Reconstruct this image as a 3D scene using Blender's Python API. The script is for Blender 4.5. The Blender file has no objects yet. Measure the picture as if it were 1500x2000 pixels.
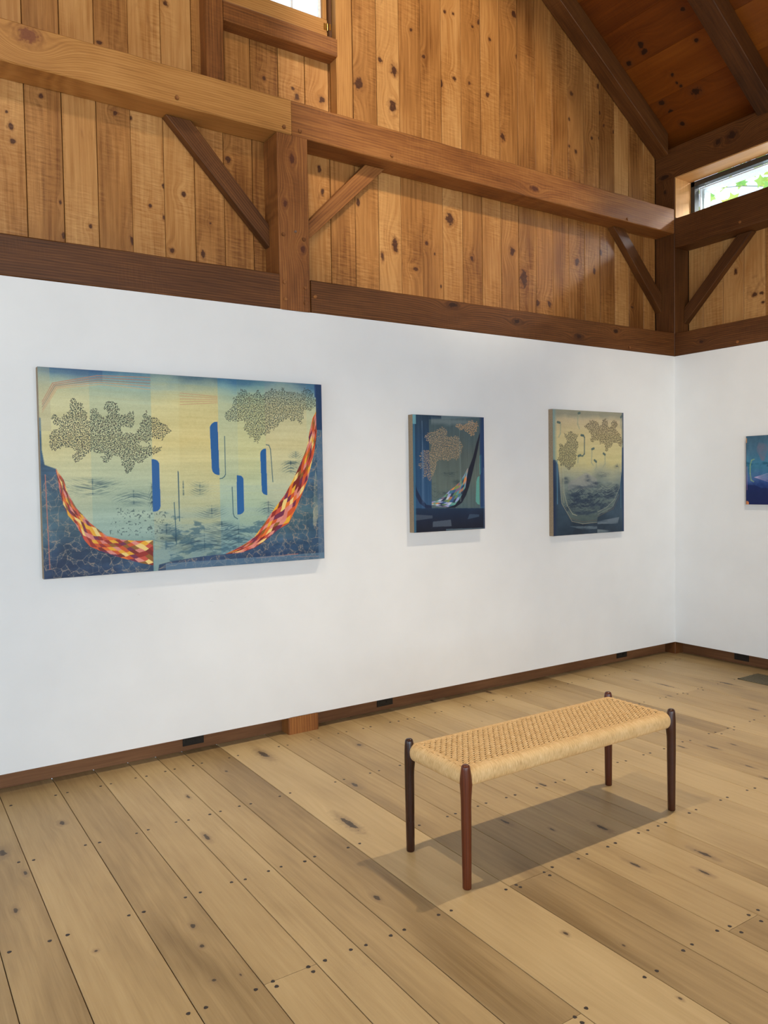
import bpy, math, random, json
import numpy as np
from mathutils import Vector, Matrix
random.seed(7)
DATA = json.loads(r'''{"wl":[[-4.654,2.876,0.011,1.27],[-4.14,3.144,0.018,0.94],[-4.216,2.814,0.018,0.96],[-4.331,3.044,0.009,1.29],[-3.986,3.007,0.009,0.93],[-3.867,3.393,0.02,1.21],[-4.254,3.165,0.009,1.92],[-4.258,2.992,0.009,1.93],[-4.034,2.821,0.012,2.82],[-5.026,3.318,0.015,1.4],[-4.88,3.499,0.013,1.23],[-4.509,3.507,0.014,0.98],[-4.427,3.499,0.011,1.21],[-5.019,3.243,0.017,1.05],[-5.043,3.382,0.01,1.05],[-4.801,2.978,0.008,1.72],[-4.791,2.808,0.01,2.59],[-4.437,2.837,0.014,1.98],[-2.696,3.078,0.025,2.42],[-2.8,2.992,0.016,2.04],[-2.432,3.132,0.018,1.18],[-2.228,3.33,0.037,1.15],[-2.033,3.089,0.019,1.13],[-1.644,3.193,0.026,1.31],[-1.533,3.012,0.042,1.98],[-1.392,2.842,0.027,1.0],[-1.267,2.848,0.022,1.24],[-2.53,2.945,0.022,0.8],[-0.96,3.211,0.029,1.37],[-0.761,3.166,0.018,2.02],[-0.687,3.327,0.018,2.0],[-3.243,3.325,0.015,1.49],[-2.979,3.309,0.016,1.86],[-3.262,3.464,0.015,1.7],[-2.964,4.067,0.04,0.97],[-2.795,4.263,0.017,1.19],[-2.683,4.228,0.03,1.45],[-2.699,3.99,0.034,1.48],[-2.54,4.533,0.013,1.02],[-2.436,4.387,0.018,0.95],[-2.29,4.245,0.014,2.76],[-2.176,4.31,0.019,0.93],[-2.038,4.315,0.015,1.22],[-2.004,4.715,0.015,0.96],[-1.946,4.768,0.015,1.44],[-1.842,4.674,0.015,0.95],[-1.872,4.275,0.02,1.09],[-1.611,4.926,0.027,1.11],[-1.579,4.628,0.021,1.05],[-1.728,4.01,0.026,1.15],[-2.255,4.74,0.014,0.99],[-2.178,4.75,0.014,0.98],[-1.01,4.503,0.024,0.84],[-0.706,4.641,0.019,1.3],[-0.781,4.213,0.018,1.1],[-0.963,4.069,0.018,1.12],[-0.698,4.232,0.012,1.31],[-0.69,4.436,0.012,1.63],[-0.642,4.346,0.012,1.3],[-0.526,4.32,0.013,1.29],[-1.035,4.301,0.012,1.68],[-1.037,4.096,0.012,1.35],[-4.221,4.172,0.018,0.92],[-4.584,3.857,0.017,0.65],[-3.627,3.923,0.014,1.31],[-3.437,3.912,0.014,0.85],[-3.234,3.896,0.027,0.95],[-3.41,3.867,0.022,0.99],[-0.301,2.93,0.02,0.65],[-0.551,3.504,0.019,1.32]],"wr":[[-0.432,3.148,0.014,1.49],[-0.594,2.931,0.022,0.74],[-0.649,2.931,0.017,0.69],[-0.661,2.857,0.013,0.93]],"fl":[[-5.012,-0.495,0.02,1.5],[-5.272,-0.659,0.02,2.5],[-5.221,-0.894,0.012,2.5],[-5.294,-1.162,0.012,2.5],[-5.116,-1.58,0.01,1.2],[-4.809,-1.62,0.012,1.67],[-4.823,-1.75,0.01,1.6],[-4.779,-1.962,0.006,1.67],[-4.855,-1.939,0.012,1.17],[-4.53,-1.007,0.014,3.57],[-4.449,-0.541,0.01,3.0],[-4.172,-0.331,0.012,1.67],[-3.905,-0.211,0.03,3.67],[-3.968,-1.235,0.026,4.23],[-3.394,-0.393,0.02,1.5],[-3.721,-0.883,0.02,2.5],[-4.2,-1.826,0.014,2.14],[-3.251,-2.199,0.012,4.17],[-3.085,-2.388,0.014,2.86],[-2.956,-2.3,0.016,3.75],[-3.809,-2.371,0.01,2.0],[-3.706,-2.522,0.007,1.71],[-3.779,-2.784,0.007,1.71],[-3.866,-2.745,0.008,1.88],[-3.401,-1.624,0.012,3.33],[-3.1,-1.905,0.018,3.33],[-2.969,-1.413,0.012,2.5],[-3.288,-1.796,0.008,2.5],[-0.928,-0.59,0.014,7.14],[-1.138,-0.789,0.01,4.0],[-0.975,-1.3,0.014,3.57],[-1.827,-1.581,0.014,3.57],[-1.693,-1.616,0.01,3.0],[-1.955,-1.468,0.01,4.0],[-0.97,-0.375,0.01,4.0],[-1.932,-1.86,0.01,4.0],[-2.016,-2.006,0.012,3.33],[-0.536,-0.829,0.02,5.0],[-2.519,0.092,0.014,3.57],[-2.068,0.017,0.02,3.0]],"ce":[[-0.63,-0.168,0.02,1.2],[-0.583,-0.159,0.02,1.2],[-0.568,-0.001,0.02,1.2],[-0.36,-0.247,0.012,1.2],[-0.296,-0.242,0.009,1.2],[-0.266,-0.253,0.011,1.2],[-0.185,-0.332,0.028,1.2],[-0.219,-0.042,0.022,1.2],[-0.134,-0.066,0.02,1.2],[-0.017,-0.091,0.02,1.2],[-0.69,-0.581,0.014,1.2],[-0.485,-0.546,0.014,1.2]],"pegs":[[-4.233,3.576],[-3.599,3.57],[-3.496,3.571],[-2.843,3.568],[-0.593,3.554],[-3.617,2.95],[-3.483,2.941],[-3.616,2.675],[-3.479,2.656],[-3.612,2.577],[-3.481,2.568],[-0.575,2.543],[-3.415,2.612]],"pegr":[[-0.571,2.546],[-0.591,3.461]],"screw":[-3.54,2.977],"bk":[[-4.964,3.691],[-3.491,2.883],[-0.743,3.702],[-2.361,2.684],[-1.782,2.615],[-0.733,2.626],[-3.549,3.473],[-3.546,3.133],[-1.07,2.595]],"S":{"c1":[[0.031,0.755],[0.049,0.783],[0.062,0.761],[0.078,0.784],[0.088,0.774],[0.093,0.829],[0.105,0.86],[0.115,0.841],[0.133,0.834],[0.129,0.803],[0.144,0.788],[0.138,0.754],[0.152,0.755],[0.152,0.799],[0.171,0.817],[0.182,0.779],[0.199,0.768],[0.204,0.797],[0.199,0.836],[0.221,0.851],[0.244,0.833],[0.24,0.799],[0.258,0.782],[0.285,0.81],[0.294,0.796],[0.291,0.738],[0.276,0.732],[0.25,0.725],[0.257,0.697],[0.298,0.698],[0.314,0.728],[0.321,0.786],[0.334,0.815],[0.346,0.787],[0.372,0.774],[0.376,0.753],[0.399,0.743],[0.417,0.717],[0.399,0.696],[0.384,0.657],[0.367,0.671],[0.348,0.683],[0.331,0.641],[0.313,0.664],[0.297,0.646],[0.32,0.63],[0.382,0.631],[0.365,0.601],[0.334,0.583],[0.311,0.546],[0.292,0.56],[0.284,0.531],[0.272,0.497],[0.257,0.508],[0.245,0.537],[0.254,0.56],[0.243,0.577],[0.222,0.594],[0.214,0.571],[0.201,0.546],[0.188,0.565],[0.181,0.579],[0.196,0.599],[0.178,0.599],[0.157,0.61],[0.135,0.593],[0.131,0.576],[0.113,0.554],[0.096,0.57],[0.104,0.609],[0.08,0.62],[0.059,0.614],[0.045,0.6],[0.031,0.624],[0.028,0.646],[0.034,0.695],[0.054,0.707],[0.061,0.729],[0.041,0.739]],"c2":[[0.6,0.81],[0.614,0.828],[0.643,0.863],[0.639,0.902],[0.66,0.915],[0.676,0.956],[0.696,0.935],[0.717,0.925],[0.734,0.952],[0.75,0.928],[0.767,0.94],[0.801,0.96],[0.817,0.938],[0.844,0.97],[0.861,0.948],[0.887,0.947],[0.913,0.94],[0.931,0.98],[0.958,0.955],[0.973,0.914],[0.973,0.872],[0.947,0.846],[0.921,0.845],[0.922,0.803],[0.911,0.767],[0.893,0.796],[0.871,0.777],[0.863,0.8],[0.824,0.781],[0.814,0.745],[0.797,0.718],[0.793,0.744],[0.772,0.709],[0.751,0.708],[0.738,0.673],[0.712,0.655],[0.713,0.69],[0.689,0.712],[0.681,0.746],[0.698,0.775],[0.665,0.774],[0.641,0.778],[0.621,0.772]],"darkL":[[-0.005,0.769],[0.005,0.759],[0.005,0.613],[0.012,0.54],[0.046,0.524],[0.062,0.4],[0.087,0.278],[0.127,0.163],[0.172,0.103],[0.245,0.061],[0.301,0.038],[0.343,0.031],[0.344,-0.008],[-0.004,-0.003]],"darkR":[[0.97,0.998],[1.004,1.001],[1.004,-0.005],[0.359,0.0],[0.363,0.032],[0.414,0.046],[0.539,0.062],[0.602,0.064],[0.662,0.067],[0.712,0.088],[0.763,0.131],[0.806,0.181],[0.85,0.213],[0.886,0.307],[0.909,0.378],[0.933,0.455],[0.947,0.528],[0.962,0.606],[0.972,0.679],[0.985,0.864],[0.98,0.921],[0.969,0.926]],"bLu":[[0.046,0.521],[0.067,0.466],[0.079,0.399],[0.102,0.332],[0.143,0.257],[0.192,0.192],[0.24,0.168],[0.296,0.158],[0.344,0.157]],"bLl":[[0.045,0.513],[0.055,0.417],[0.064,0.35],[0.077,0.3],[0.101,0.254],[0.12,0.186],[0.141,0.145],[0.173,0.12],[0.227,0.086],[0.302,0.047],[0.343,0.031]],"bRu":[[0.982,0.863],[0.96,0.805],[0.946,0.726],[0.931,0.63],[0.907,0.552],[0.875,0.462],[0.839,0.374],[0.799,0.305],[0.76,0.231],[0.713,0.146],[0.667,0.104],[0.602,0.064]],"bRl":[[0.985,0.864],[0.981,0.8],[0.972,0.679],[0.962,0.606],[0.947,0.528],[0.933,0.455],[0.909,0.378],[0.886,0.307],[0.85,0.213],[0.806,0.181],[0.763,0.131],[0.712,0.088],[0.662,0.067],[0.602,0.063]],"t1":[[0.347,0.569],[0.353,0.569],[0.358,0.568],[0.363,0.565],[0.367,0.561],[0.37,0.554],[0.372,0.547],[0.372,0.54],[0.373,0.331],[0.372,0.324],[0.37,0.317],[0.367,0.311],[0.363,0.306],[0.358,0.304],[0.353,0.303],[0.347,0.303]],"t2":[[0.582,0.769],[0.578,0.768],[0.571,0.767],[0.566,0.763],[0.561,0.758],[0.557,0.75],[0.554,0.742],[0.553,0.733],[0.557,0.521],[0.558,0.512],[0.56,0.504],[0.564,0.497],[0.569,0.491],[0.575,0.488],[0.581,0.486],[0.585,0.486]],"t3":[[0.649,0.485],[0.656,0.484],[0.661,0.483],[0.666,0.481],[0.67,0.476],[0.673,0.471],[0.675,0.464],[0.675,0.457],[0.675,0.299],[0.675,0.292],[0.672,0.285],[0.669,0.28],[0.665,0.276],[0.66,0.273],[0.655,0.272],[0.648,0.273]],"t4":[[0.765,0.63],[0.763,0.63],[0.758,0.629],[0.753,0.626],[0.748,0.621],[0.745,0.615],[0.743,0.608],[0.742,0.601],[0.745,0.403],[0.745,0.396],[0.747,0.389],[0.75,0.383],[0.755,0.378],[0.76,0.375],[0.765,0.374],[0.767,0.373]],"l1":[[0.607,0.692],[0.607,0.489],[0.603,0.478],[0.595,0.469],[0.586,0.467]],"l2":[[0.631,0.421],[0.633,0.278],[0.637,0.261],[0.649,0.249]],"l3":[[0.766,0.651],[0.777,0.648],[0.783,0.627],[0.79,0.446]],"l4":[[0.436,0.507],[0.437,0.25]],"l5":[[0.42,0.347],[0.425,0.133]],"l6":[[0.437,0.501],[0.437,0.317]],"s0":[[0.011,0.837],[0.043,0.926],[0.178,0.974],[0.349,0.981]],"f0":[[0.45,0.91],[0.583,0.901]],"s1":[[0.011,0.824],[0.047,0.92],[0.179,0.963],[0.349,0.966]],"f1":[[0.449,0.895],[0.583,0.893]],"s2":[[0.011,0.812],[0.05,0.914],[0.18,0.952],[0.348,0.951]],"f2":[[0.449,0.88],[0.583,0.885]],"s3":[[0.011,0.799],[0.053,0.908],[0.181,0.942],[0.348,0.936]],"f3":[[0.449,0.865],[0.583,0.877]],"s4":[[0.01,0.786],[0.056,0.902],[0.183,0.931],[0.348,0.92]],"f4":[[0.449,0.85],[0.583,0.869]],"ol1":[[0.013,0.494],[0.018,0.046]],"ol2":[[0.719,0.03],[0.887,0.037]],"ol3":[[0.869,0.021],[0.976,0.016]],"seams":[[0.152,0.56],[0.35,0.561],[0.443,0.561],[0.585,0.562],[0.656,0.562],[0.765,0.563],[0.934,0.563]],"cream":[[0.967,0.509],[0.982,0.424],[1.0,0.387],[0.987,0.302],[0.965,0.188],[0.952,0.195],[0.96,0.425]],"ink1":[[0.154,0.476,0.091,0.09,1],[0.284,0.416,0.065,0.081,-1],[0.391,0.248,0.048,0.071,1],[0.453,0.458,0.004,0.088,-1],[0.512,0.451,0.039,0.072,1],[0.553,0.327,0.055,0.073,1],[0.524,0.2,0.118,0.128,-1],[0.651,0.226,0.082,0.138,-1],[0.77,0.341,0.047,0.082,-1],[0.864,0.575,0.044,0.089,-1],[0.886,0.617,0.031,0.071,1],[0.345,0.444,0.016,0.152,-1],[0.422,0.198,0.081,0.089,1],[0.589,0.241,0.06,0.068,1]],"p2slate":[[0.217,0.963],[0.952,0.997],[0.937,0.186],[0.242,0.203],[0.243,0.441],[0.219,0.618]],"p2dark":[[-0.017,0.209],[1.009,0.185],[1.011,-0.003],[-0.008,-0.002]],"p2bowl":[[0.939,0.867],[0.886,0.768],[0.833,0.644],[0.771,0.546],[0.739,0.461],[0.707,0.369],[0.626,0.273],[0.565,0.226],[0.467,0.207],[0.429,0.199],[0.565,0.201],[0.665,0.242],[0.726,0.308],[0.767,0.375],[0.81,0.473],[0.857,0.589],[0.906,0.719],[0.944,0.849]],"p2bowlL":[[0.039,0.676],[0.014,0.501],[0.016,0.443],[0.046,0.366],[0.109,0.283],[0.173,0.234],[0.238,0.227],[0.242,0.203],[0.163,0.205],[0.08,0.248],[0.018,0.326],[-0.008,0.414]],"p2c1":[[0.139,0.809],[0.186,0.836],[0.233,0.855],[0.347,0.875],[0.395,0.899],[0.443,0.882],[0.471,0.835],[0.519,0.818],[0.607,0.825],[0.675,0.765],[0.674,0.692],[0.613,0.631],[0.534,0.613],[0.399,0.619],[0.342,0.631],[0.302,0.559],[0.282,0.5],[0.224,0.423],[0.187,0.465],[0.131,0.453],[0.142,0.524],[0.087,0.559],[0.069,0.571],[0.116,0.606],[0.089,0.665],[0.146,0.706],[0.22,0.689],[0.259,0.737],[0.212,0.772]],"p2c2":[[0.579,0.921],[0.659,0.947],[0.678,0.911],[0.738,0.931],[0.799,0.963],[0.91,0.947],[0.888,0.879],[0.827,0.828],[0.767,0.858],[0.707,0.881],[0.638,0.88],[0.599,0.897]],"p2mu":[[0.756,0.546],[0.699,0.479],[0.639,0.425],[0.569,0.383],[0.49,0.348],[0.411,0.301],[0.296,0.267],[0.244,0.263]],"p2ml":[[0.755,0.534],[0.739,0.461],[0.712,0.369],[0.666,0.315],[0.626,0.273],[0.565,0.226],[0.467,0.207],[0.243,0.227]],"p2t1":[[0.93,0.657],[0.951,0.668],[0.961,0.657],[0.96,0.509],[0.932,0.484],[0.927,0.49]],"p2t2":[[0.924,0.478],[0.891,0.46],[0.878,0.423],[0.866,0.25],[0.891,0.225],[0.922,0.218]],"p2b1":[[0.009,0.156],[0.251,0.14],[0.25,0.117],[0.013,0.103]],"p2b2":[[0.254,0.087],[0.504,0.097],[0.513,0.039],[0.253,0.042]],"p2b3":[[0.773,0.138],[0.915,0.131],[0.915,0.112],[0.742,0.093]],"p2b4":[[0.434,0.018],[1.001,0.01],[1.001,0.001],[0.434,-0.003]],"p2b5":[[0.388,1.0],[0.962,0.997],[0.387,0.968]],"p2v":[[0.019,0.979],[0.127,0.677],[0.135,0.442],[0.336,0.38],[0.646,0.801],[0.202,0.736],[1.009,0.745]],"p2ink":[[0.532,0.523,0.118,0.055,1],[0.28,0.428,0.076,0.035,1],[0.609,0.45,0.11,0.049,-1],[0.412,0.349,0.136,0.036,1],[0.289,0.381,0.057,0.101,1],[0.425,0.511,0.058,0.036,-1]],"p3bowl":[[0.066,0.567],[0.083,0.457],[0.1,0.286],[0.124,0.24],[0.239,0.122],[0.397,0.088],[0.601,0.099],[0.612,0.134],[0.833,0.199],[0.92,0.336],[0.942,0.402],[0.97,0.51],[0.977,0.703]],"p3edgeL":[[-0.0,0.615],[0.033,0.598],[0.066,0.567],[0.083,0.457],[0.1,0.286],[0.124,0.24],[0.239,0.122],[0.397,0.082],[0.601,0.093],[0.606,0.004],[-0.008,0.0]],"p3edgeR":[[0.977,0.703],[1.016,0.728],[1.004,0.0],[0.606,0.004],[0.601,0.093],[0.612,0.134],[0.833,0.199],[0.92,0.336],[0.942,0.402],[0.97,0.51]],"p3c1":[[0.15,0.809],[0.198,0.804],[0.233,0.833],[0.262,0.842],[0.286,0.811],[0.336,0.806],[0.32,0.766],[0.345,0.743],[0.334,0.697],[0.314,0.651],[0.304,0.599],[0.313,0.576],[0.274,0.547],[0.234,0.524],[0.186,0.536],[0.147,0.55],[0.09,0.57],[0.057,0.604],[0.09,0.632],[0.072,0.683],[0.101,0.729],[0.159,0.718],[0.198,0.753],[0.16,0.781]],"p3c2":[[0.426,0.877],[0.497,0.908],[0.563,0.933],[0.62,0.899],[0.64,0.876],[0.682,0.883],[0.682,0.918],[0.719,0.946],[0.765,0.909],[0.776,0.867],[0.818,0.88],[0.808,0.922],[0.85,0.938],[0.904,0.912],[0.892,0.852],[0.935,0.829],[0.978,0.775],[0.978,0.739],[0.945,0.715],[0.902,0.75],[0.849,0.744],[0.795,0.701],[0.753,0.668],[0.721,0.695],[0.732,0.724],[0.68,0.753],[0.649,0.727],[0.639,0.771],[0.587,0.77],[0.536,0.751],[0.506,0.763],[0.537,0.804],[0.486,0.838]],"p3hooks":[[[0.065,0.899],[0.094,0.895],[0.105,0.881],[0.1,0.808],[0.078,0.782]],[[0.348,0.976],[0.367,0.98],[0.337,0.939],[0.337,0.887],[0.361,0.853]],[[0.974,0.971],[0.958,0.961],[0.955,0.895],[0.963,0.871]],[[0.385,0.801],[0.415,0.799],[0.43,0.785],[0.427,0.651],[0.403,0.634],[0.383,0.634]],[[0.561,0.696],[0.535,0.69],[0.526,0.582],[0.549,0.561]],[[0.7,0.656],[0.721,0.647],[0.722,0.57],[0.694,0.544]],[[0.57,0.6],[0.594,0.588],[0.595,0.541],[0.575,0.523]],[[0.374,0.64],[0.344,0.634],[0.335,0.582]]],"p3lines":[[[0.085,0.547],[0.093,0.428],[0.113,0.257],[0.249,0.11],[0.397,0.085],[0.601,0.09]],[[0.137,0.542],[0.144,0.342],[0.187,0.239],[0.259,0.168],[0.318,0.154]],[[0.11,0.547],[0.116,0.4],[0.143,0.262]],[[0.974,0.691],[0.965,0.51],[0.931,0.366],[0.855,0.271],[0.749,0.213],[0.612,0.175]],[[0.942,0.311],[0.839,0.196],[0.612,0.137]],[[0.92,0.315],[0.828,0.211],[0.612,0.155]],[[0.239,0.134],[0.398,0.1],[0.601,0.108]]],"p3ink":[[0.281,0.369,0.11,0.202,1],[0.543,0.394,0.207,0.246,1],[0.361,0.402,0.1,0.115,-1],[0.761,0.404,0.16,0.149,1],[0.699,0.505,0.126,0.047,-1],[0.472,0.483,0.061,0.07,-1],[0.17,0.467,0.059,0.057,1],[0.889,0.402,0.13,0.12,-1],[0.44,0.337,0.205,0.174,1],[0.584,0.435,0.093,0.053,1],[0.901,0.57,0.054,0.048,1],[0.192,0.284,0.098,0.114,-1]],"p3b1":[[0.209,0.072],[0.603,0.057],[0.603,0.037],[0.397,0.038]],"p3b2":[[0.606,0.099],[0.929,0.124],[0.907,0.07],[0.606,0.075]],"p3b3":[[0.606,0.033],[0.8,0.014],[0.747,0.004],[0.605,0.001]],"p4h":[[0.005,0.613],[0.115,0.592],[0.165,0.589]],"p4f":[[0.065,0.397],[0.165,0.45],[0.165,0.332],[0.065,0.351]],"p4y":[[0.061,0.659],[0.043,0.646],[0.032,0.576],[0.032,0.455],[0.04,0.356],[0.058,0.334]],"p4d":[[-0.0,0.285],[0.065,0.284],[0.115,0.241],[0.165,0.241],[0.165,0.004],[-0.0,-0.001]],"p4p":[[0.008,0.556],[0.009,0.214]],"p4g":[[0.093,0.903],[0.15,0.869],[0.164,0.826],[0.136,0.626],[0.115,0.634],[0.079,0.792]]}}''')
COL = bpy.context.scene.collection
scene = bpy.context.scene

# ------------------------------------------------------------------ node helpers
def s2l(c):
    return tuple(((v/255.)/12.92 if v/255. <= .04045 else (((v/255.)+.055)/1.055)**2.4) for v in c[:3]) + (1.,)

class NT:
    def __init__(s, name):
        s.m = bpy.data.materials.new(name); s.m.use_nodes = True
        s.t = s.m.node_tree; s.t.nodes.clear()
        s.out = s.t.nodes.new('ShaderNodeOutputMaterial')
    def n(s, typ): return s.t.nodes.new(typ)
    def put(s, sock, v):
        if isinstance(v, bpy.types.NodeSocket): s.t.links.new(v, sock)
        elif v is not None: sock.default_value = v
    def math(s, op, a, b=None, c=None, clamp=False):
        x = s.n('ShaderNodeMath'); x.operation = op; x.use_clamp = clamp
        s.put(x.inputs[0], a); s.put(x.inputs[1], b); s.put(x.inputs[2], c)
        return x.outputs[0]
    def smooth(s, v, a, b, lo=0., hi=1.):
        x = s.n('ShaderNodeMapRange'); x.interpolation_type = 'SMOOTHSTEP'
        s.put(x.inputs[0], v); x.inputs[1].default_value = a; x.inputs[2].default_value = b
        x.inputs[3].default_value = lo; x.inputs[4].default_value = hi
        return x.outputs[0]
    def xyz(s, x, y, z):
        c = s.n('ShaderNodeCombineXYZ'); s.put(c.inputs[0], x); s.put(c.inputs[1], y); s.put(c.inputs[2], z); return c.outputs[0]
    def sep(s, v):
        c = s.n('ShaderNodeSeparateXYZ'); s.put(c.inputs[0], v); return c.outputs
    def vm(s, op, a, b=None):
        x = s.n('ShaderNodeVectorMath'); x.operation = op; s.put(x.inputs[0], a); s.put(x.inputs[1], b); return x.outputs[0]
    def noise(s, vec, scale=1., detail=3., rough=.55, dist=0.):
        x = s.n('ShaderNodeTexNoise'); s.put(x.inputs['Vector'], vec); x.inputs['Scale'].default_value = scale
        x.inputs['Detail'].default_value = detail; x.inputs['Roughness'].default_value = rough; x.inputs['Distortion'].default_value = dist
        return x.outputs[0]
    def attr(s, name):
        x = s.n('ShaderNodeAttribute'); x.attribute_name = name; return x
    def ramp(s, v, stops):
        x = s.n('ShaderNodeValToRGB'); s.put(x.inputs[0], v)
        e = x.color_ramp.elements
        while len(e) < len(stops): e.new(.5)
        for el, (p, c) in zip(e, stops): el.position = p; el.color = c
        return x.outputs[0]
    def mix(s, f, a, b, typ='MIX'):
        x = s.n('ShaderNodeMix'); x.data_type = 'RGBA'; x.blend_type = typ
        s.put(x.inputs[0], f); s.put(x.inputs[6], a); s.put(x.inputs[7], b); return x.outputs[2]
    def bump(s, h, strength=.3, dist=.002):
        x = s.n('ShaderNodeBump'); x.inputs['Strength'].default_value = strength; x.inputs['Distance'].default_value = dist
        s.put(x.inputs['Height'], h); return x.outputs[0]
    def bsdf(s, color, rough=.5, spec=.5, normal=None, metal=0., **kw):
        b = s.n('ShaderNodeBsdfPrincipled')
        s.put(b.inputs['Base Color'], color); s.put(b.inputs['Roughness'], rough)
        b.inputs['Specular IOR Level'].default_value = spec; b.inputs['Metallic'].default_value = metal
        if normal is not None: s.put(b.inputs['Normal'], normal)
        for k, v in kw.items(): s.put(b.inputs[k.replace('_', ' ')], v)
        s.t.links.new(b.outputs[0], s.out.inputs[0]); return b

def simple(name, rgb, rough=.5, spec=.5, metal=0., nscale=60., namp=.12, bump=.1):
    T = NT(name); tc = T.n('ShaderNodeTexCoord'); nz = T.noise(tc.outputs['Object'], nscale, 4)
    c = s2l(rgb); lo = tuple(v*(1-namp) for v in c[:3])+(1,); hi = tuple(min(1, v*(1+namp)) for v in c[:3])+(1,)
    T.bsdf(T.ramp(nz, [(.3, lo), (.7, hi)]), rough, spec, T.bump(nz, bump, .001), metal)
    return T.m

def wood(name, cols, knotcol, halo, gs=60., ring=.0, saw=0., tone=.5, board=.5, grain=.6, rough=(.4, .6), spec=.4, bumpk=.35,
         low=.7, kcrack=.35, pitch=42., hwid=2.3, stain=0.):
    """cols: dark, mid, light (sRGB). Works on attributes g (cross, cross, along), seed, k1..k4 (cross, along, radius, aspect)."""
    T = NT(name)
    g = T.sep(T.attr('g').outputs['Vector']); p, q, l = g[0], g[1], g[2]
    seed = T.attr('seed').outputs['Fac']
    so = T.math('MULTIPLY', seed, 57.3)
    wn = T.n('ShaderNodeTexWhiteNoise'); wn.noise_dimensions = '1D'; T.put(wn.inputs['W'], so); rnd = wn.outputs['Value']
    pw = p; kmask = 0.; khalo = 0.
    wob = T.math('MULTIPLY', T.math('SUBTRACT', T.noise(T.xyz(T.math('ADD', p, so), q, l), 38., 3), .5), 2.0)
    for i in range(1, 5):
        a = T.attr('k%d' % i); k = T.sep(a.outputs['Color']); asp = a.outputs['Alpha']
        dx = T.math('SUBTRACT', p, k[0]); dz = T.math('DIVIDE', T.math('SUBTRACT', l, k[1]), asp)
        dist = T.math('SQRT', T.math('ADD', T.math('MULTIPLY', dx, dx), T.math('MULTIPLY', dz, dz)))
        d = T.math('DIVIDE', dist, k[2])
        dw = T.math('ADD', d, T.math('MULTIPLY', wob, T.math('MINIMUM', d, 1.5)))
        infl = T.math('DIVIDE', 1., T.math('ADD', 1., T.math('POWER', T.math('MULTIPLY', d, .33), 4.)))
        pr = T.math('ADD', k[0], dist)
        pw = T.math('ADD', T.math('MULTIPLY', pw, T.math('SUBTRACT', 1., infl)), T.math('MULTIPLY', pr, infl))
        m = T.smooth(dw, 1.1, .7); kmask = m if i == 1 else T.math('MAXIMUM', kmask, m)
        h = T.smooth(dw, hwid, .9); khalo = h if i == 1 else T.math('MAXIMUM', khalo, h)
    gv = T.xyz(T.math('ADD', pw, so), q, T.math('MULTIPLY', l, .045))
    n1 = T.noise(gv, gs, 5, .62, .4)
    n2 = T.noise(T.xyz(T.math('ADD', p, so), q, T.math('MULTIPLY', l, .25)), 5., 3, .5, .5)
    n3 = T.noise(T.xyz(T.math('ADD', p, so), q, T.math('MULTIPLY', l, .02)), gs*4.5, 2, .6)
    rg = T.math('SINE', T.math('ADD', T.math('MULTIPLY', pw, pitch*6.283), T.math('MULTIPLY', T.noise(T.xyz(T.math('ADD', p, so), q, T.math('MULTIPLY', l, .3)), 2.2, 3), 26.)))
    v = .5
    v = T.math('ADD', T.math('MULTIPLY', T.math('SUBTRACT', n1, .5), grain), .5)
    v = T.math('ADD', v, T.math('MULTIPLY', T.math('SUBTRACT', n2, .5), tone))
    v = T.math('ADD', v, T.math('MULTIPLY', T.math('SUBTRACT', rnd, .5), board))
    v = T.math('ADD', v, T.math('MULTIPLY', T.math('SUBTRACT', n3, .5), grain*.5))
    if ring: v = T.math('ADD', v, T.math('MULTIPLY', rg, ring))
    hgt = T.math('ADD', n1, T.math('MULTIPLY', n3, .4))
    if saw:
        sn = T.noise(T.xyz(T.math('MULTIPLY', T.math('ADD', p, so), .10), 0., T.math('ADD', l, T.math('MULTIPLY', p, .05))), 95., 2, .7)
        sm = T.smooth(T.noise(T.xyz(T.math('ADD', p, so), q, T.math('MULTIPLY', l, .5)), 4., 2), .42, .62)
        sv = T.math('MULTIPLY', T.math('SUBTRACT', sn, .5), sm)
        v = T.math('ADD', v, T.math('MULTIPLY', sv, saw)); hgt = T.math('ADD', hgt, T.math('MULTIPLY', sv, 2.4))
    col = T.ramp(v, [(.08, s2l(cols[0])), (.5, s2l(cols[1])), (.92, s2l(cols[2]))])
    if stain:
        st = T.smooth(T.noise(T.xyz(T.math('ADD', p, so), q, T.math('MULTIPLY', l, .35)), 6., 4, .65, 1.2), .62, .78)
        col = T.mix(T.math('MULTIPLY', st, stain), col, s2l(halo))
    col = T.mix(T.math('MULTIPLY', khalo, T.math('ADD', .25, T.math('MULTIPLY', n1, .6))), col, s2l(halo))
    kr = T.noise(T.xyz(T.math('MULTIPLY', pw, 1.), q, l), 180., 3, .6)
    col = T.mix(T.math('MULTIPLY', kmask, T.math('ADD', .45, kr)), col, s2l(knotcol))
    rv = T.math('ADD', rough[0], T.math('MULTIPLY', n2, rough[1]-rough[0]))
    T.bsdf(col, rv, spec, T.bump(hgt, bumpk, .0012))
    return T.m

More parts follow.
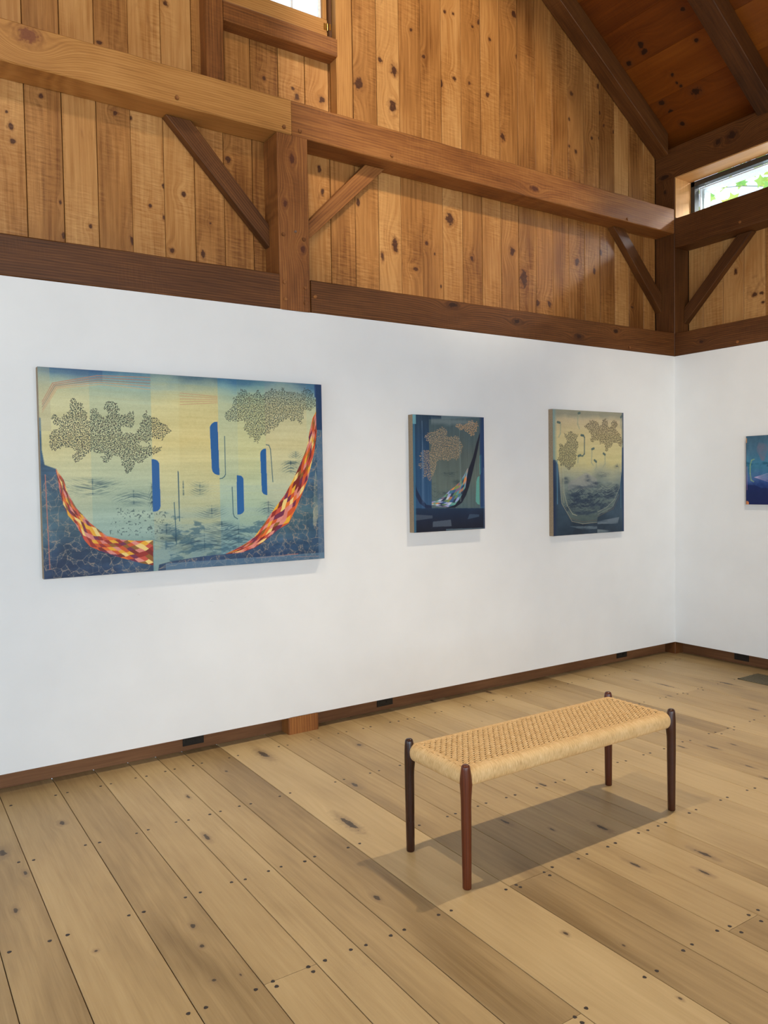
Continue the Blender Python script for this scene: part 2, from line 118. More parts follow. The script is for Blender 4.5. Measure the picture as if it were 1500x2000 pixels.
M = {}
M['pine'] = wood('pine_boards', [(118, 70, 28), (178, 122, 64), (212, 160, 98)], (78, 44, 26), (132, 82, 42), gs=52, saw=.85, tone=.85, board=.55, grain=.72, rough=(.34, .52), stain=.6, ring=.045, hwid=1.9, bumpk=.75, pitch=30)
M['ceil'] = wood('ceiling_boards', [(84, 36, 6), (124, 62, 10), (148, 82, 20)], (44, 22, 12), (104, 56, 24), gs=40, saw=.3, tone=.7, board=.45, grain=.55, rough=(.4, .55))
M['beam'] = wood('timber', [(82, 45, 18), (140, 86, 41), (178, 120, 62)], (84, 42, 24), (104, 58, 30), gs=64, ring=.08, tone=.8, board=.25, grain=.85, saw=.35, rough=(.4, .6), pitch=60, bumpk=.5)
M['beam_light'] = wood('timber_light', [(126, 78, 36), (184, 128, 66), (212, 158, 92)], (126, 72, 44), (140, 86, 44), gs=70, ring=.09, tone=.5, board=.0, grain=.6, rough=(.4, .6), pitch=75, bumpk=.5)
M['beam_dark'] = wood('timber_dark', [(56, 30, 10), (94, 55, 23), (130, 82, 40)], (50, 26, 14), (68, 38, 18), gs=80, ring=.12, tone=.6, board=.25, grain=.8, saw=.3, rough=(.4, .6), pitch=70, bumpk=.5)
M['reveal_lit'] = wood('lit_window_reveal', [(176, 118, 62), (216, 160, 96), (236, 186, 124)], (130, 80, 40), (170, 110, 60), gs=50, tone=.4, board=.2, grain=.5)  # pale orange tones paint in the strong light on the window surround
M['oak'] = wood('oak_floor', [(132, 107, 70), (178, 151, 107), (204, 178, 132)], (72, 58, 44), (136, 112, 82), gs=60, ring=.018, tone=.8, board=.5, grain=.38, rough=(.36, .5), spec=.35, pitch=26, bumpk=.12, hwid=3.0, stain=.15)
M['base'] = wood('baseboard_wood', [(82, 48, 26), (118, 76, 44), (150, 104, 66)], (60, 36, 22), (90, 56, 32), gs=50, tone=.7, board=.2, grain=.6, rough=(.5, .7))
M['rose'] = wood('rosewood', [(18, 9, 7), (32, 16, 11), (66, 32, 18)], (20, 10, 8), (40, 20, 14), gs=150, ring=.08, tone=.3, board=1.1, grain=.55, rough=(.22, .34), spec=.5, pitch=160, bumpk=.1)
M['rose_red'] = wood('rosewood_red', [(46, 17, 8), (84, 35, 15), (116, 56, 28)], (40, 14, 8), (60, 24, 14), gs=150, ring=.08, tone=.3, board=.2, grain=.5, rough=(.24, .36), spec=.5, pitch=160, bumpk=.1)
M['plug'] = simple('floor_plug', (44, 34, 30), .5)
M['dark'] = simple('dark_gap', (26, 17, 11), .9)
M['black'] = simple('black_plastic', (22, 21, 21), .35)
M['brass'] = simple('brass', (214, 170, 84), .25, metal=1.)
M['steel'] = simple('screw_steel', (200, 200, 200), .3, metal=1.)
M['white_sash'] = simple('white_sash', (244, 246, 248), .4)
M['grey_frame'] = simple('dark_frame', (62, 60, 54), .45)
M['iron'] = simple('floor_grille', (92, 84, 60), .55, nscale=200, namp=.5)
M['leafm'] = None

def plaster():
    T = NT('white_plaster'); tc = T.n('ShaderNodeTexCoord'); o = tc.outputs['Object']
    n = T.noise(o, 3., 4); n2 = T.noise(o, 300., 2)
    col = T.ramp(n, [(.3, s2l((231, 233, 234))), (.7, s2l((236, 238, 239)))])
    # faint scuffs left on the paint under the big painting
    p = T.sep(o)
    band = T.math('MULTIPLY', T.smooth(T.math('ABSOLUTE', T.math('SUBTRACT', p[2], .88)), .10, .02), T.math('MULTIPLY', T.smooth(p[0], -5.0, -4.8), T.smooth(p[0], -3.5, -3.75)))
    sc = T.smooth(T.noise(T.xyz(p[0], 0., T.math('MULTIPLY', p[2], 2.2)), 17., 5, .75), .60, .72)
    col = T.mix(T.math('MULTIPLY', T.math('MULTIPLY', band, sc), .22), col, s2l((150, 152, 150)))
    T.bsdf(col, .75, .25, T.bump(n2, .05, .0005)); return T.m
M['plaster'] = plaster()

def glass():
    T = NT('window_glass'); tr = T.n('ShaderNodeBsdfTransparent'); gl = T.n('ShaderNodeBsdfGlossy'); gl.inputs['Roughness'].default_value = .02
    tc = T.n('ShaderNodeTexCoord'); nz = T.noise(tc.outputs['Object'], 3., 2)
    tr.inputs[0].default_value = (.95, .98, .97, 1)
    mx = T.n('ShaderNodeMixShader'); T.put(mx.inputs[0], T.math('ADD', .05, T.math('MULTIPLY', nz, .02)))
    T.t.links.new(tr.outputs[0], mx.inputs[1]); T.t.links.new(gl.outputs[0], mx.inputs[2]); T.t.links.new(mx.outputs[0], T.out.inputs[0]); return T.m
M['glass'] = glass()

def leafmat():
    T = NT('leaf'); sd = T.attr('seed').outputs['Fac']
    col = T.ramp(sd, [(0., s2l((150, 205, 120))), (.5, s2l((196, 224, 130))), (1., s2l((236, 232, 130)))])
    d = T.n('ShaderNodeBsdfDiffuse'); t = T.n('ShaderNodeBsdfTranslucent'); T.put(d.inputs[0], col); T.put(t.inputs[0], col)
    mx = T.n('ShaderNodeMixShader'); mx.inputs[0].default_value = .6
    T.t.links.new(d.outputs[0], mx.inputs[1]); T.t.links.new(t.outputs[0], mx.inputs[2]); T.t.links.new(mx.outputs[0], T.out.inputs[0]); return T.m
M['leafm'] = leafmat()
M['bark'] = simple('bark', (120, 118, 108), .9, nscale=20)

def cordmat(name, rib):
    T = NT(name); s = T.attr('seed').outputs['Fac']; g = T.sep(T.attr('g').outputs['Vector'])
    nz = T.noise(T.xyz(T.math('MULTIPLY', g[0], 1.), 0., T.math('MULTIPLY', g[2], .12)), 330., 3, .6)
    n2 = T.noise(T.xyz(g[0], g[1], g[2]), 14., 3)
    v = T.math('ADD', T.math('MULTIPLY', nz, .75), T.math('MULTIPLY', n2, .25))
    col = T.ramp(v, [(.28, s2l((176, 134, 82))), (.5, s2l((220, 184, 130))), (.72, s2l((240, 210, 162)))])
    if rib:
        w = T.math('SINE', T.math('MULTIPLY', g[0], 6.283/.0036)); h = T.math('ADD', T.math('MULTIPLY', w, .5), T.math('MULTIPLY', nz, 1.2))
        T.bsdf(col, .62, .25, T.bump(h, .4, .0010))
    else:
        w = T.math('SINE', T.math('ADD', T.math('MULTIPLY', g[2], 6.283/.006), T.math('MULTIPLY', g[0], 900.)))
        T.bsdf(col, .62, .25, T.bump(w, .25, .0006))
    return T.m
M['cordwrap'] = cordmat('cord_wrapping', True); M['cord'] = cordmat('woven_cord', False)

def paintmat():
    T = NT('painted_surface'); c = T.attr('paint').outputs['Color']
    tc = T.n('ShaderNodeTexCoord'); nz = T.noise(tc.outputs['Object'], 240., 3)
    col = T.mix(.10, c, T.ramp(nz, [(.3, (.0, .0, .0, 1)), (.7, (1, 1, 1, 1))]), 'OVERLAY')
    T.bsdf(col, .42, .35, T.bump(nz, .15, .0005)); return T.m
M['paint'] = paintmat()
M['linen'] = simple('raw_linen', (150, 132, 108), .85, nscale=150, namp=.2)

# ------------------------------------------------------------------ mesh builder
class MB:
    def __init__(s): s.v = []; s.f = []; s.g = []; s.s = []; s.k = [[], [], [], []]; s.m = []
    def add(s, verts, faces, g=None, seed=0., kn=(), mi=0):
        o = len(s.v); s.v += [tuple(v) for v in verts]
        s.f += [tuple(i+o for i in f) for f in faces]; s.m += [mi]*len(faces)
        s.g += [tuple(x) for x in (g if g is not None else verts)]
        s.s += [seed]*len(verts)
        kn = list(kn)[:4]
        while len(kn) < 4: kn.append((99., 99., .01, 1.))
        for i in range(4): s.k[i] += [tuple(kn[i])]*len(verts)
    def build(s, name, mats, parent=None, smooth=False, kind=None, origin=None):
        me = bpy.data.meshes.new(name); o = Vector(origin or (0, 0, 0))
        me.from_pydata([Vector(v)-o for v in s.v], [], s.f)
        if not isinstance(mats, (list, tuple)): mats = [mats]
        for m in mats: me.materials.append(m)
        me.polygons.foreach_set('material_index', s.m)
        a = me.attributes.new('g', 'FLOAT_VECTOR', 'POINT'); a.data.foreach_set('vector', [x for t in s.g for x in t])
        a = me.attributes.new('seed', 'FLOAT', 'POINT'); a.data.foreach_set('value', s.s)
        if any(k[0] < 90 for kk in s.k for k in kk):
            for i in range(4):
                a = me.attributes.new('k%d' % (i+1), 'FLOAT_COLOR', 'POINT'); a.data.foreach_set('color', [x for t in s.k[i] for x in t])
        else:
            for i in range(4):
                a = me.attributes.new('k%d' % (i+1), 'FLOAT_COLOR', 'POINT'); a.data.foreach_set('color', [99., 99., .01, 1.]*len(s.v))
        if smooth: me.polygons.foreach_set('use_smooth', [True]*len(me.polygons))
        me.update()
        ob = bpy.data.objects.new(name, me); COL.objects.link(ob); ob.location = o
        if parent:
            ob.parent = parent; ob.location = o - parent_world(parent)
        if kind: ob['kind'] = kind
        return ob

def parent_world(p):
    v = Vector((0, 0, 0))
    while p: v += p.location; p = p.parent
    return v

def tag(o, label, cat, group=None, kind=None):
    if kind: o['kind'] = kind; 
    if label: o['label'] = label
    if cat: o['category'] = cat
    if group: o['group'] = group
    return o
def empty(name, loc):
    o = bpy.data.objects.new(name, None); o.location = loc; COL.objects.link(o); return o

SEED = [1]
def nseed(): SEED[0] += 1; return (SEED[0]*.6180339) % 1.0 * 10
AX = {'x': 0, 'y': 1, 'z': 2}
def box(mb, a, b, axis, ch=.003, seed=None, kn=(), cross=None, mi=0, top=None):
    """chamfered box from corner a to corner b; grain runs along axis. cross: which world axis is g.x"""
    A = AX[axis]; o = [i for i in range(3) if i != A]
    if cross is not None and o[0] != AX[cross]: o = o[::-1]
    p0, q0, p1, q1 = a[o[0]], a[o[1]], b[o[0]], b[o[1]]
    prof = [(p0+ch, q0), (p1-ch, q0), (p1, q0+ch), (p1, q1-ch), (p1-ch, q1), (p0+ch, q1), (p0, q1-ch), (p0, q0+ch)]
    verts = []; g = []
    for li, l in enumerate((a[A], b[A])):
        for i, (p, q) in enumerate(prof):
            w = [0, 0, 0]; w[A] = l; w[o[0]] = p; w[o[1]] = q
            if top is not None and li == 1: w[A] = top(w)
            verts.append(w); g.append((p, q, w[A]))
    sgn = 1 if (A, o[0], o[1]) in ((0, 1, 2), (1, 2, 0), (2, 0, 1)) else -1
    faces = [(i, (i+1) % 8, 8+(i+1) % 8, 8+i) for i in range(8)] + [tuple(range(7, -1, -1)), tuple(range(8, 16))]
    if sgn < 0: faces = [f[::-1] for f in faces]
    mb.add(verts, faces, g, nseed() if seed is None else seed, kn, mi)

def timber(name, a, b, axis, mat, kn=(), cross=None, ch=.005, parent=None, seed=None, rough=.0012, n=None):
    """a heavy sawn timber: chamfered prism with slightly uneven faces"""
    mb = MB(); A = AX[axis]; o = [i for i in range(3) if i != A]
    if cross is not None and o[0] != AX[cross]: o = o[::-1]
    L = b[A]-a[A]; n = n or max(2, int(L/.12)); sd = nseed() if seed is None else seed
    rng = random.Random(int(sd*1000))
    ctr = Vector([(a[i]+b[i])/2 for i in range(3)])
    verts = []; g = []
    p0, q0, p1, q1 = a[o[0]], a[o[1]], b[o[0]], b[o[1]]
    for j in range(n+1):
        l = a[A]+L*j/n
        jit = [rng.uniform(0, rough) for _ in range(4)]
        P0, Q0, P1, Q1 = p0+jit[0], q0+jit[1], p1-jit[2], q1-jit[3]
        c2 = ch*rng.uniform(.6, 1.4)
        for (p, q) in [(P0+c2, Q0), (P1-c2, Q0), (P1, Q0+c2), (P1, Q1-c2), (P1-c2, Q1), (P0+c2, Q1), (P0, Q1-c2), (P0, Q0+c2)]:
            w = [0, 0, 0]; w[A] = l; w[o[0]] = p; w[o[1]] = q; verts.append(w); g.append((p, q, l))
    faces = []
    for j in range(n):
        for i in range(8): faces.append((j*8+i, j*8+(i+1) % 8, (j+1)*8+(i+1) % 8, (j+1)*8+i))
    faces += [tuple(range(7, -1, -1)), tuple(range(n*8, n*8+8))]
    sgn = 1 if (A, o[0], o[1]) in ((0, 1, 2), (1, 2, 0), (2, 0, 1)) else -1
    if sgn < 0: faces = [f[::-1] for f in faces]
    mb.add(verts, faces, g, sd, kn)
    base = [ctr[0], ctr[1], min(a[2], b[2])]
    return mb.build(name, mat, parent, origin=base)

def prism(name, poly, off, dirv, mat, parent=None, gfun=None, kn=(), seed=None):
    """polygon (world points) extruded by vector off"""
    mb = MB(); n = len(poly); off = Vector(off); d = Vector(dirv).normalized()
    vs = [Vector(p) for p in poly] + [Vector(p)+off for p in poly]
    on = off.normalized(); c = d.cross(on)
    g = [(v.dot(c), v.dot(on), v.dot(d)) for v in vs]
    nrm = (vs[1]-vs[0]).cross(vs[2]-vs[1])
    fs = [tuple(range(n)), tuple(range(2*n-1, n-1, -1))] + [(i, n+i, n+(i+1) % n, (i+1) % n) for i in range(n)]
    if nrm.dot(off) > 0: fs = [f[::-1] for f in fs]
    mb.add(vs, fs, g, nseed() if seed is None else seed, kn)
    ct = sum(vs, Vector())/len(vs); ct.z = min(v.z for v in vs)
    return mb.build(name, mat, parent, origin=ct)

def disc(mb, c, axis, r, h, n=10, seed=0., jit=0., mi=0, sq=1.):
    """short cylinder bump/plug: centre c, pointing along axis vector, radius r, height h"""
    ax = Vector(axis); u = ax.orthogonal().normalized(); w = ax.cross(u)
    vs = []; c = Vector(c)
    ph = random.random()*6
    for k, (rr, hh) in enumerate(((r, 0), (r*.96, h*.8), (r*.8, h))):
        for i in range(n):
            a = 6.2832*i/n+ph; q = rr*(1+jit*math.sin(3*a+ph))
            vs.append(c+u*math.cos(a)*q+w*math.sin(a)*q*sq+ax*hh)
    fs = [(k*n+i, k*n+(i+1) % n, (k+1)*n+(i+1) % n, (k+1)*n+i) for k in range(2) for i in range(n)] + [tuple(range(2*n, 3*n))]
    mb.add(vs, fs, [(v.x*1., v.y, v.z*20) for v in vs], seed, (), mi)

# ------------------------------------------------------------------ room numbers (metres)
D = .19; PT = 2.516; PB = .103; XL = -9.2; YB = -8.2; RX = -4.6; SL = .685; ZC = 4.385; ZR = 4.204
def roofz(x, z0=ZC): return z0-SL*x if x > RX else z0-SL*RX-SL*(RX-x)
def assign(kn, p0, p1, l0, l1, i=0): return [tuple(k) for k in kn if p0 <= k[0] < p1 and l0 <= k[1] < l1]
rk = random.Random(3)
def addrand(kn, p0, p1, l0, l1, dens, rr=(.008, .016), asp=(1.1, 2.0)):
    kn = list(kn)
    while len(kn) < 4 and rk.random() < dens:
        kn.append((rk.uniform(p0, p1), rk.uniform(l0, l1), rk.uniform(*rr), rk.uniform(*asp)))
    return kn

# ---- floor
seams = [-5.90, -5.64, -5.374, -5.201, -4.946, -4.740, -4.561, -4.410, -4.262, -4.058, -3.755, -3.549, -3.362, -3.192, -2.990, -2.866, -2.646, -2.405, -2.205, -2.03, -1.852, -1.608, -1.43, -1.21, -1.03, -.80, -.57, -.36, -.16, .12]
s = -5.90
while s > XL: s -= rk.choice([.18, .2, .25, .21]); seams.insert(0, s)
butt = {-4.740: -2.046, -3.755: -2.041, -3.362: -2.665, -4.262: -2.667, -1.608: -1.442, -1.03: -.805, -2.405: -.8, -2.866: -3.3, -5.374: -3.3, -.57: -2.05, -2.03: -2.67}
frows = [-.15, -.79, -1.43, -2.045, -2.66, -3.29, -3.92, -4.55, -5.2]
fb = MB()
for i in range(len(seams)-1):
    x0, x1 = seams[i], seams[i+1]
    cuts = [YB]
    b = [butt[x0]] if x0 in butt else []
    if not b and x0 < -6: b = [rk.choice(frows[1:])]
    cuts += sorted(b + [-5.9-rk.random()*1.2]) + [.11]
    for j in range(len(cuts)-1):
        y0, y1 = cuts[j], cuts[j+1]
        kn = [(a, b, c*.6, d) for a, b, c, d in assign(DATA['fl'], x0, x1, y0, y1)]
        kn = addrand(kn, x0+.02, x1-.02, max(y0, -5), y1, .2, (.002, .006), (1.2, 3.5))
        gp = .0013; dz = -rk.random()*.0006
        box(fb, (x0+gp, y0+gp*.6, -.02), (x1-gp, y1-gp*.6, dz), 'y', .0016, kn=kn, cross='x')
fb.add([(XL, YB, -.012), (.12, YB, -.012), (.12, .12, -.012), (XL, .12, -.012)], [(0, 1, 2, 3)], mi=1)
for i in range(1, len(seams)-1):
    x = seams[i]
    if x < -6.3: continue
    for y in frows:
        for s_ in (-1, 1):
            disc(fb, (x+s_*.027+rk.uniform(-.003, .003), y+rk.uniform(-.008, .008)+(.012 if x > -3.6 and y < -2 else 0), -.001), (0, 0, 1), rk.uniform(.0062, .0076), .0015, 9, rk.random(), .1, 1)
for x0, y in butt.items():
    j = seams.index(x0); x1 = seams[j+1]
    for xx in (x0+.028, x1-.028):
        disc(fb, (xx, y-.028, -.001), (0, 0, 1), .007, .0015, 9, 0, .1, 1)
floor = fb.build('floor', [M['oak'], M['plug']], kind='structure')

# ---- left wall: white panel and the pine boards above and behind it
mb = MB(); mb.add([(XL, 0, PB), (0, 0, PB), (0, 0, PT), (XL, 0, PT), (XL, .018, PB), (.018, .018, PB), (.018, .018, PT), (XL, .018, PT)],
                  [(0, 1, 2, 3), (7, 6, 5, 4), (0, 4, 5, 1), (3, 2, 6, 7), (0, 3, 7, 4)])
wall_left = mb.build('wall_left', M['plaster'], kind='structure')
px = [-4.961, -4.783, -4.608, -4.430, -4.251, -4.074, -3.897, -3.716, -3.536, -3.354, -3.186, -3.004, -2.822, -2.643, -2.466, -2.291, -2.114, -1.935, -1.754, -1.578, -1.400, -1.224, -1.048, -.872, -.694, -.515, -.339, -.155, 0.0]
while px[0] > XL: px.insert(0, px[0]-.178)
WX0, WX1, WZ0, WZ1 = -3.925, -3.172, 4.20, 5.25
pb = MB(); WL = [(a, b, c*.8, d) for a, b, c, d in DATA['wl']]
for i in range(len(px)-1):
    x0, x1 = px[i], px[i+1]; gp = rk.choice([.0022, .0018, .0025, .0009])
    dy = rk.uniform(0, .0025)
    def bd(z0, z1, kn, seed, top=None, xa=x0, xb=x1): box(pb, (xa+gp, D+dy, z0), (xb-gp, D+.022+dy, z1), 'z', .002, seed, kn, 'x', top=top)
    sd = nseed()
    kl = addrand(assign(WL, x0, x1, 2.6, 3.6), x0+.02, x1-.02, 2.72, 3.5, .1, (.003, .006))
    bd(0.0, 3.62, kl, sd)
    ku = addrand(assign(WL, x0, x1, 3.62, 8), x0+.02, x1-.02, 3.9, 5.6, .1, (.003, .006))
    rz = lambda w: roofz(w[0], ZC+.02)
    c = (x0+x1)/2
    if WX0 < c < WX1:
        bd(3.622, WZ0, ku, sd); bd(WZ1, 7, (), sd, rz)
    else: bd(3.622, 7, ku, sd, rz)
cladding = pb.build('plank_cladding', M['pine'], wall_left)
def slab(mb, a, b, mi=0):
    x0, y0, z0 = a; x1, y1, z1 = b
    mb.add([(x0, y0, z0), (x1, y0, z0), (x1, y1, z0), (x0, y1, z0), (x0, y0, z1), (x1, y0, z1), (x1, y1, z1), (x0, y1, z1)],
           [(0, 3, 2, 1), (4, 5, 6, 7), (0, 1, 5, 4), (1, 2, 6, 5), (2, 3, 7, 6), (3, 0, 4, 7)], mi=mi)
sb = MB(); yb = D+.03
slab(sb, (XL, yb, -.02), (.25, yb+.05, WZ0)); slab(sb, (XL, yb, WZ0), (WX0, yb+.05, 7.8)); slab(sb, (WX1, yb, WZ0), (.25, yb+.05, 7.8)); slab(sb, (WX0, yb, WZ1), (WX1, yb+.05, 7.8))
sheath = sb.build('sheathing', M['dark'], wall_left)

# ---- right wall
mb = MB(); mb.add([(0, 0, PB), (0, YB, PB), (0, YB, PT), (0, 0, PT), (.018, .018, PB), (.018, YB, PB), (.018, YB, PT), (.018, .018, PT)],
                  [(0, 1, 2, 3)[::-1], (7, 6, 5, 4)[::-1], (0, 4, 5, 1)[::-1], (3, 2, 6, 7)[::-1]][:4])
wall_right = mb.build('wall_right', M['plaster'], kind='structure')
rb = MB(); y = 0.; ys = [0., -.137, -.32, -.50, -.682]
while ys[-1] > YB: ys.append(ys[-1]-.18)
for i in range(len(ys)-1):
    y1, y0 = ys[i], ys[i+1]; dx = rk.uniform(0, .0025)
    kn = addrand(assign(DATA['wr'], y0, y1, 2.6, 3.5), y0+.02, y1-.02, 2.7, 3.4, .2, (.004, .009))
    box(rb, (D+dx, y0+.0014, 0), (D+dx+.022, y1-.0014, 3.68), 'z', .002, None, kn, 'y')
rb.build('plank_cladding', M['pine'], wall_right)
sb = MB(); slab(sb, (D+.03, YB, -.02), (D+.08, .25, 3.66)); slab(sb, (D+.03, YB, 4.03), (D+.08, .25, 4.4)); slab(sb, (D+.03, .0, 3.6), (D+.08, .25, 4.1)); slab(sb, (D+.03, YB, 3.6), (D+.08, -5.6, 4.1))
sb.build('sheathing', M['dark'], wall_right)

# ---- unseen sides of the room (behind the camera): far end wall and opposite eave wall, with their window openings
wb = MB()
slab(wb, (XL, YB-.2, 0), (0.2, YB, .4)); slab(wb, (XL, YB-.2, 2.7), (.2, YB, 8)); 
for xa, xb_ in ((-9.2, -8.6), (-5.4, -4.6), (-1.2, .2)): slab(wb, (xa, YB-.2, .4), (xb_, YB, 2.7))
wall_back = wb.build('wall_back', M['plaster'], kind='structure')
wb = MB()
slab(wb, (XL-.2, YB-.2, 0), (XL, .25, .2)); slab(wb, (XL-.2, YB-.2, 2.6), (XL, .25, 4.5))
for ya, yb2 in ((-8.4, -7.4), (-4.4, -3.8), (-.8, .25)): slab(wb, (XL-.2, ya, .2), (XL, yb2, 2.6))
wb.build('wall_opposite', M['plaster'], kind='structure')

# ---- ceiling
cb = MB()
cs = [.30, .10, -.13, -.245, -.53, -.80, -1.06, -1.33]
while cs[-1] > RX: cs.append(cs[-1]-.27)
cs[-1] = RX
for i in range(len(cs)-1):
    xa, xb_ = cs[i], cs[i+1]; sd = nseed(); kn = addrand([k for k in DATA['ce'] if xb_ <= k[0] < xa], xb_+.03, xa-.03, -1.5, .1, .25, (.01, .02), (1., 1.3))
    for (u, w) in ((xa, xb_), (2*RX-xa, 2*RX-xb_)):
        z1, z2 = roofz(u), roofz(w); e = .0015 if u > w else -.0015
        vs = [(u-e, YB, z1), (u-e, .24, z1), (w+e, .24, z2), (w+e, YB, z2), (u-e, YB, z1+.025), (u-e, .24, z1+.025), (w+e, .24, z2+.025), (w+e, YB, z2+.025)]
        fs = [(0, 1, 2, 3)[::-1], (4, 5, 6, 7), (0, 4, 5, 1)[::-1], (2, 6, 7, 3)[::-1]]
        if u < w: fs = [f[::-1] for f in fs]
        cb.add(vs, fs, [(v[0], v[2]*.2, v[1]) for v in vs], sd, kn)
cb.add([(.3, YB-.2, roofz(.3)+.03), (.3, .3, roofz(.3)+.03), (RX, .3, roofz(RX)+.03), (RX, YB-.2, roofz(RX)+.03), (2*RX-.3, YB-.2, roofz(.3)+.03), (2*RX-.3, .3, roofz(.3)+.03)], [(0, 1, 2, 3), (3, 2, 5, 4)], mi=1)
ceiling = cb.build('ceiling', [M['ceil'], M['dark']], kind='structure')

# ---- baseboards
bb = MB(); box(bb, (XL, .1, 0), (-3.6435, .118, .16), 'x', .002, cross='z'); box(bb, (-3.4437, .1, 0), (0, .118, .16), 'x', .002, cross='z')
bb.build('baseboard_left', M['base'], kind='structure')
bb = MB(); box(bb, (.1, YB, 0), (.118, 0, .16), 'y', .002, cross='z')
bb.build('baseboard_right', M['base'], kind='structure')

# ------------------------------------------------------------------ timber frame
def knz(lst): return [tuple(k) for k in lst]
def pegs(parent, pts, vertical='y', r=.0115):
    for (a_, z_) in pts:
        m = MB(); c = (a_, -.001, z_) if vertical == 'y' else (-.001, a_, z_)
        ax = (0, -1, 0) if vertical == 'y' else (-1, 0, 0)
        disc(m, c, ax, r, .009, 9, nseed(), .07)
        m.build('wooden_peg', M['beam'], parent, smooth=False, origin=c)
PG = DATA['pegs']
def post(name, x0, x1, y0, y1, segs, mat, kn, cross):
    m = MB()
    sd = nseed()
    for (z0, z1, yo) in segs: box(m, (x0 + (yo if cross == 'y' else 0), y0+yo, z0), (x1, y1, z1), 'z', .006, sd, kn, cross)
    return m
# centre post
m = post('timber_post', -3.6435, -3.4437, 0, D, [(0, .105, 0), (.105, 2.514, .022), (2.514, 3.533, 0)], None, [(-3.491, 2.883, .016, 1.2), (-3.549, 3.40, .016, 1.6), (-3.60, 3.13, .012, 1.5)], 'x')
post_c = m.build('timber_post', M['beam'], origin=(-3.5436, .095, 0))
tag(post_c, 'brown square timber post rising between the large painting and the two smaller ones', 'post')
pegs(post_c, [p for p in PG if -3.63 < p[0] < -3.47 and p[1] < 3.2])
m = MB(); disc(m, (DATA['screw'][0], 0, DATA['screw'][1]), (0, -1, 0), .007, .012, 10)
m.build('screw', M['steel'], post_c, origin=(DATA['screw'][0], 0, DATA['screw'][1]))
# corner post (an outer square post whose edge points into the room)
m = MB(); sd = nseed()
box(m, (.001, .001, 0), (D, D, PB), 'z', .004, sd, (), 'y'); box(m, (.022, .022, PB), (D, D, PT), 'z', .004, sd, (), 'y'); box(m, (.001, .001, PT), (D, D, 4.0), 'z', .004, sd, [(.09, 3.9, .012, 1.5)], 'y')
post_k = m.build('timber_post', M['beam_dark'], origin=(.095, .095, 0))
tag(post_k, 'dark timber corner post where the two white walls meet', 'post')
# big mid beam, two lengths joined over the centre post
b1 = timber('timber_beam', (XL, 0, 3.537), (-3.5485, D, 3.741), 'x', M['beam_light'], [(3.691, -4.964, .034, 1.3)], 'z', rough=.003)

tag(b1, 'golden timber beam above the large painting, with a big knot near its left end', 'beam')
b2 = timber('timber_beam', (-3.5465, 0, 3.533), (-.004, D, 3.738), 'x', M['beam'], [(3.60, -1.6, .016, 2)], 'z', rough=.003)
tag(b2, 'long reddish brown timber beam above the two smaller paintings, running into the corner', 'beam')
pegs(b1, [PG[0], PG[1]]); pegs(b2, [PG[2], PG[3], PG[4]])
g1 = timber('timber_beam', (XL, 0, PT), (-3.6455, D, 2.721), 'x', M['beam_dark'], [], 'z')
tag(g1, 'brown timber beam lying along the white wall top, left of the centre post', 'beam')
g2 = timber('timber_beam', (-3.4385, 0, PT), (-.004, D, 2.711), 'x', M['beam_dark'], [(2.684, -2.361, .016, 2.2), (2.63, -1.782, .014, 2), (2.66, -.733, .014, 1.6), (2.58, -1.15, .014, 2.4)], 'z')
tag(g2, 'knotty dark timber beam along the white wall top, right of the centre post', 'beam')
pegs(g2, [p for p in PG[11:13]])
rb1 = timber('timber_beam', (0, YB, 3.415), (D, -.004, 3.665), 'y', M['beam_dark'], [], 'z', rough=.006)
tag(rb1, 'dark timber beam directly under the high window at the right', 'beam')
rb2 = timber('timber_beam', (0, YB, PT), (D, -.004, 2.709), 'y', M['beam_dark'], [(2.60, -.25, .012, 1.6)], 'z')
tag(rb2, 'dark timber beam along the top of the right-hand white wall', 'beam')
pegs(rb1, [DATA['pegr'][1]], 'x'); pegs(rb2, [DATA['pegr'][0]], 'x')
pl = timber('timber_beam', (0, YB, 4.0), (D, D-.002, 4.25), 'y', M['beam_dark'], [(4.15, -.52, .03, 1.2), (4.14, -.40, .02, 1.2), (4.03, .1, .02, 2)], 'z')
tag(pl, 'dark timber plate above the high right window, carrying the sloping rafters', 'beam')
# diagonal braces
def brace(pts, off, plane, label, mat):
    (a0, z0), (a1, z1), (a2, z2), (a3, z3) = pts
    if plane == 'y': poly = [(a, .127, z) for a, z in pts]; ov = (0, D-.128, 0); d = (a3-a0, 0, z3-z0)
    else: poly = [(.126, a, z) for a, z in pts]; ov = (D-.127, 0, 0); d = (0, a3-a0, z3-z0)
    o = prism('diagonal_brace', poly, ov, d, mat); bv = o.modifiers.new('edge', 'BEVEL'); bv.width = .003; bv.segments = 1; bv.limit_method = 'ANGLE'
    tag(o, label, 'brace'); return o
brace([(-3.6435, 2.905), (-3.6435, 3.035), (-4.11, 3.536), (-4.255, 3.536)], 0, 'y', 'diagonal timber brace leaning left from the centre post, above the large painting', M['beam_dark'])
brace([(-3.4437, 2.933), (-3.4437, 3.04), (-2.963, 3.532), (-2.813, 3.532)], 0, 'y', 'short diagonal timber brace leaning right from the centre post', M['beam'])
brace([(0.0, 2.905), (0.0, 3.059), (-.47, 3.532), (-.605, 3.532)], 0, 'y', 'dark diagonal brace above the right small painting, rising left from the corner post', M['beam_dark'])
brace([(0.0, 2.798), (0.0, 2.931), (-.485, 3.414), (-.61, 3.414)], 0, 'x', 'dark diagonal brace on the right-hand wall below the high window', M['beam_dark'])
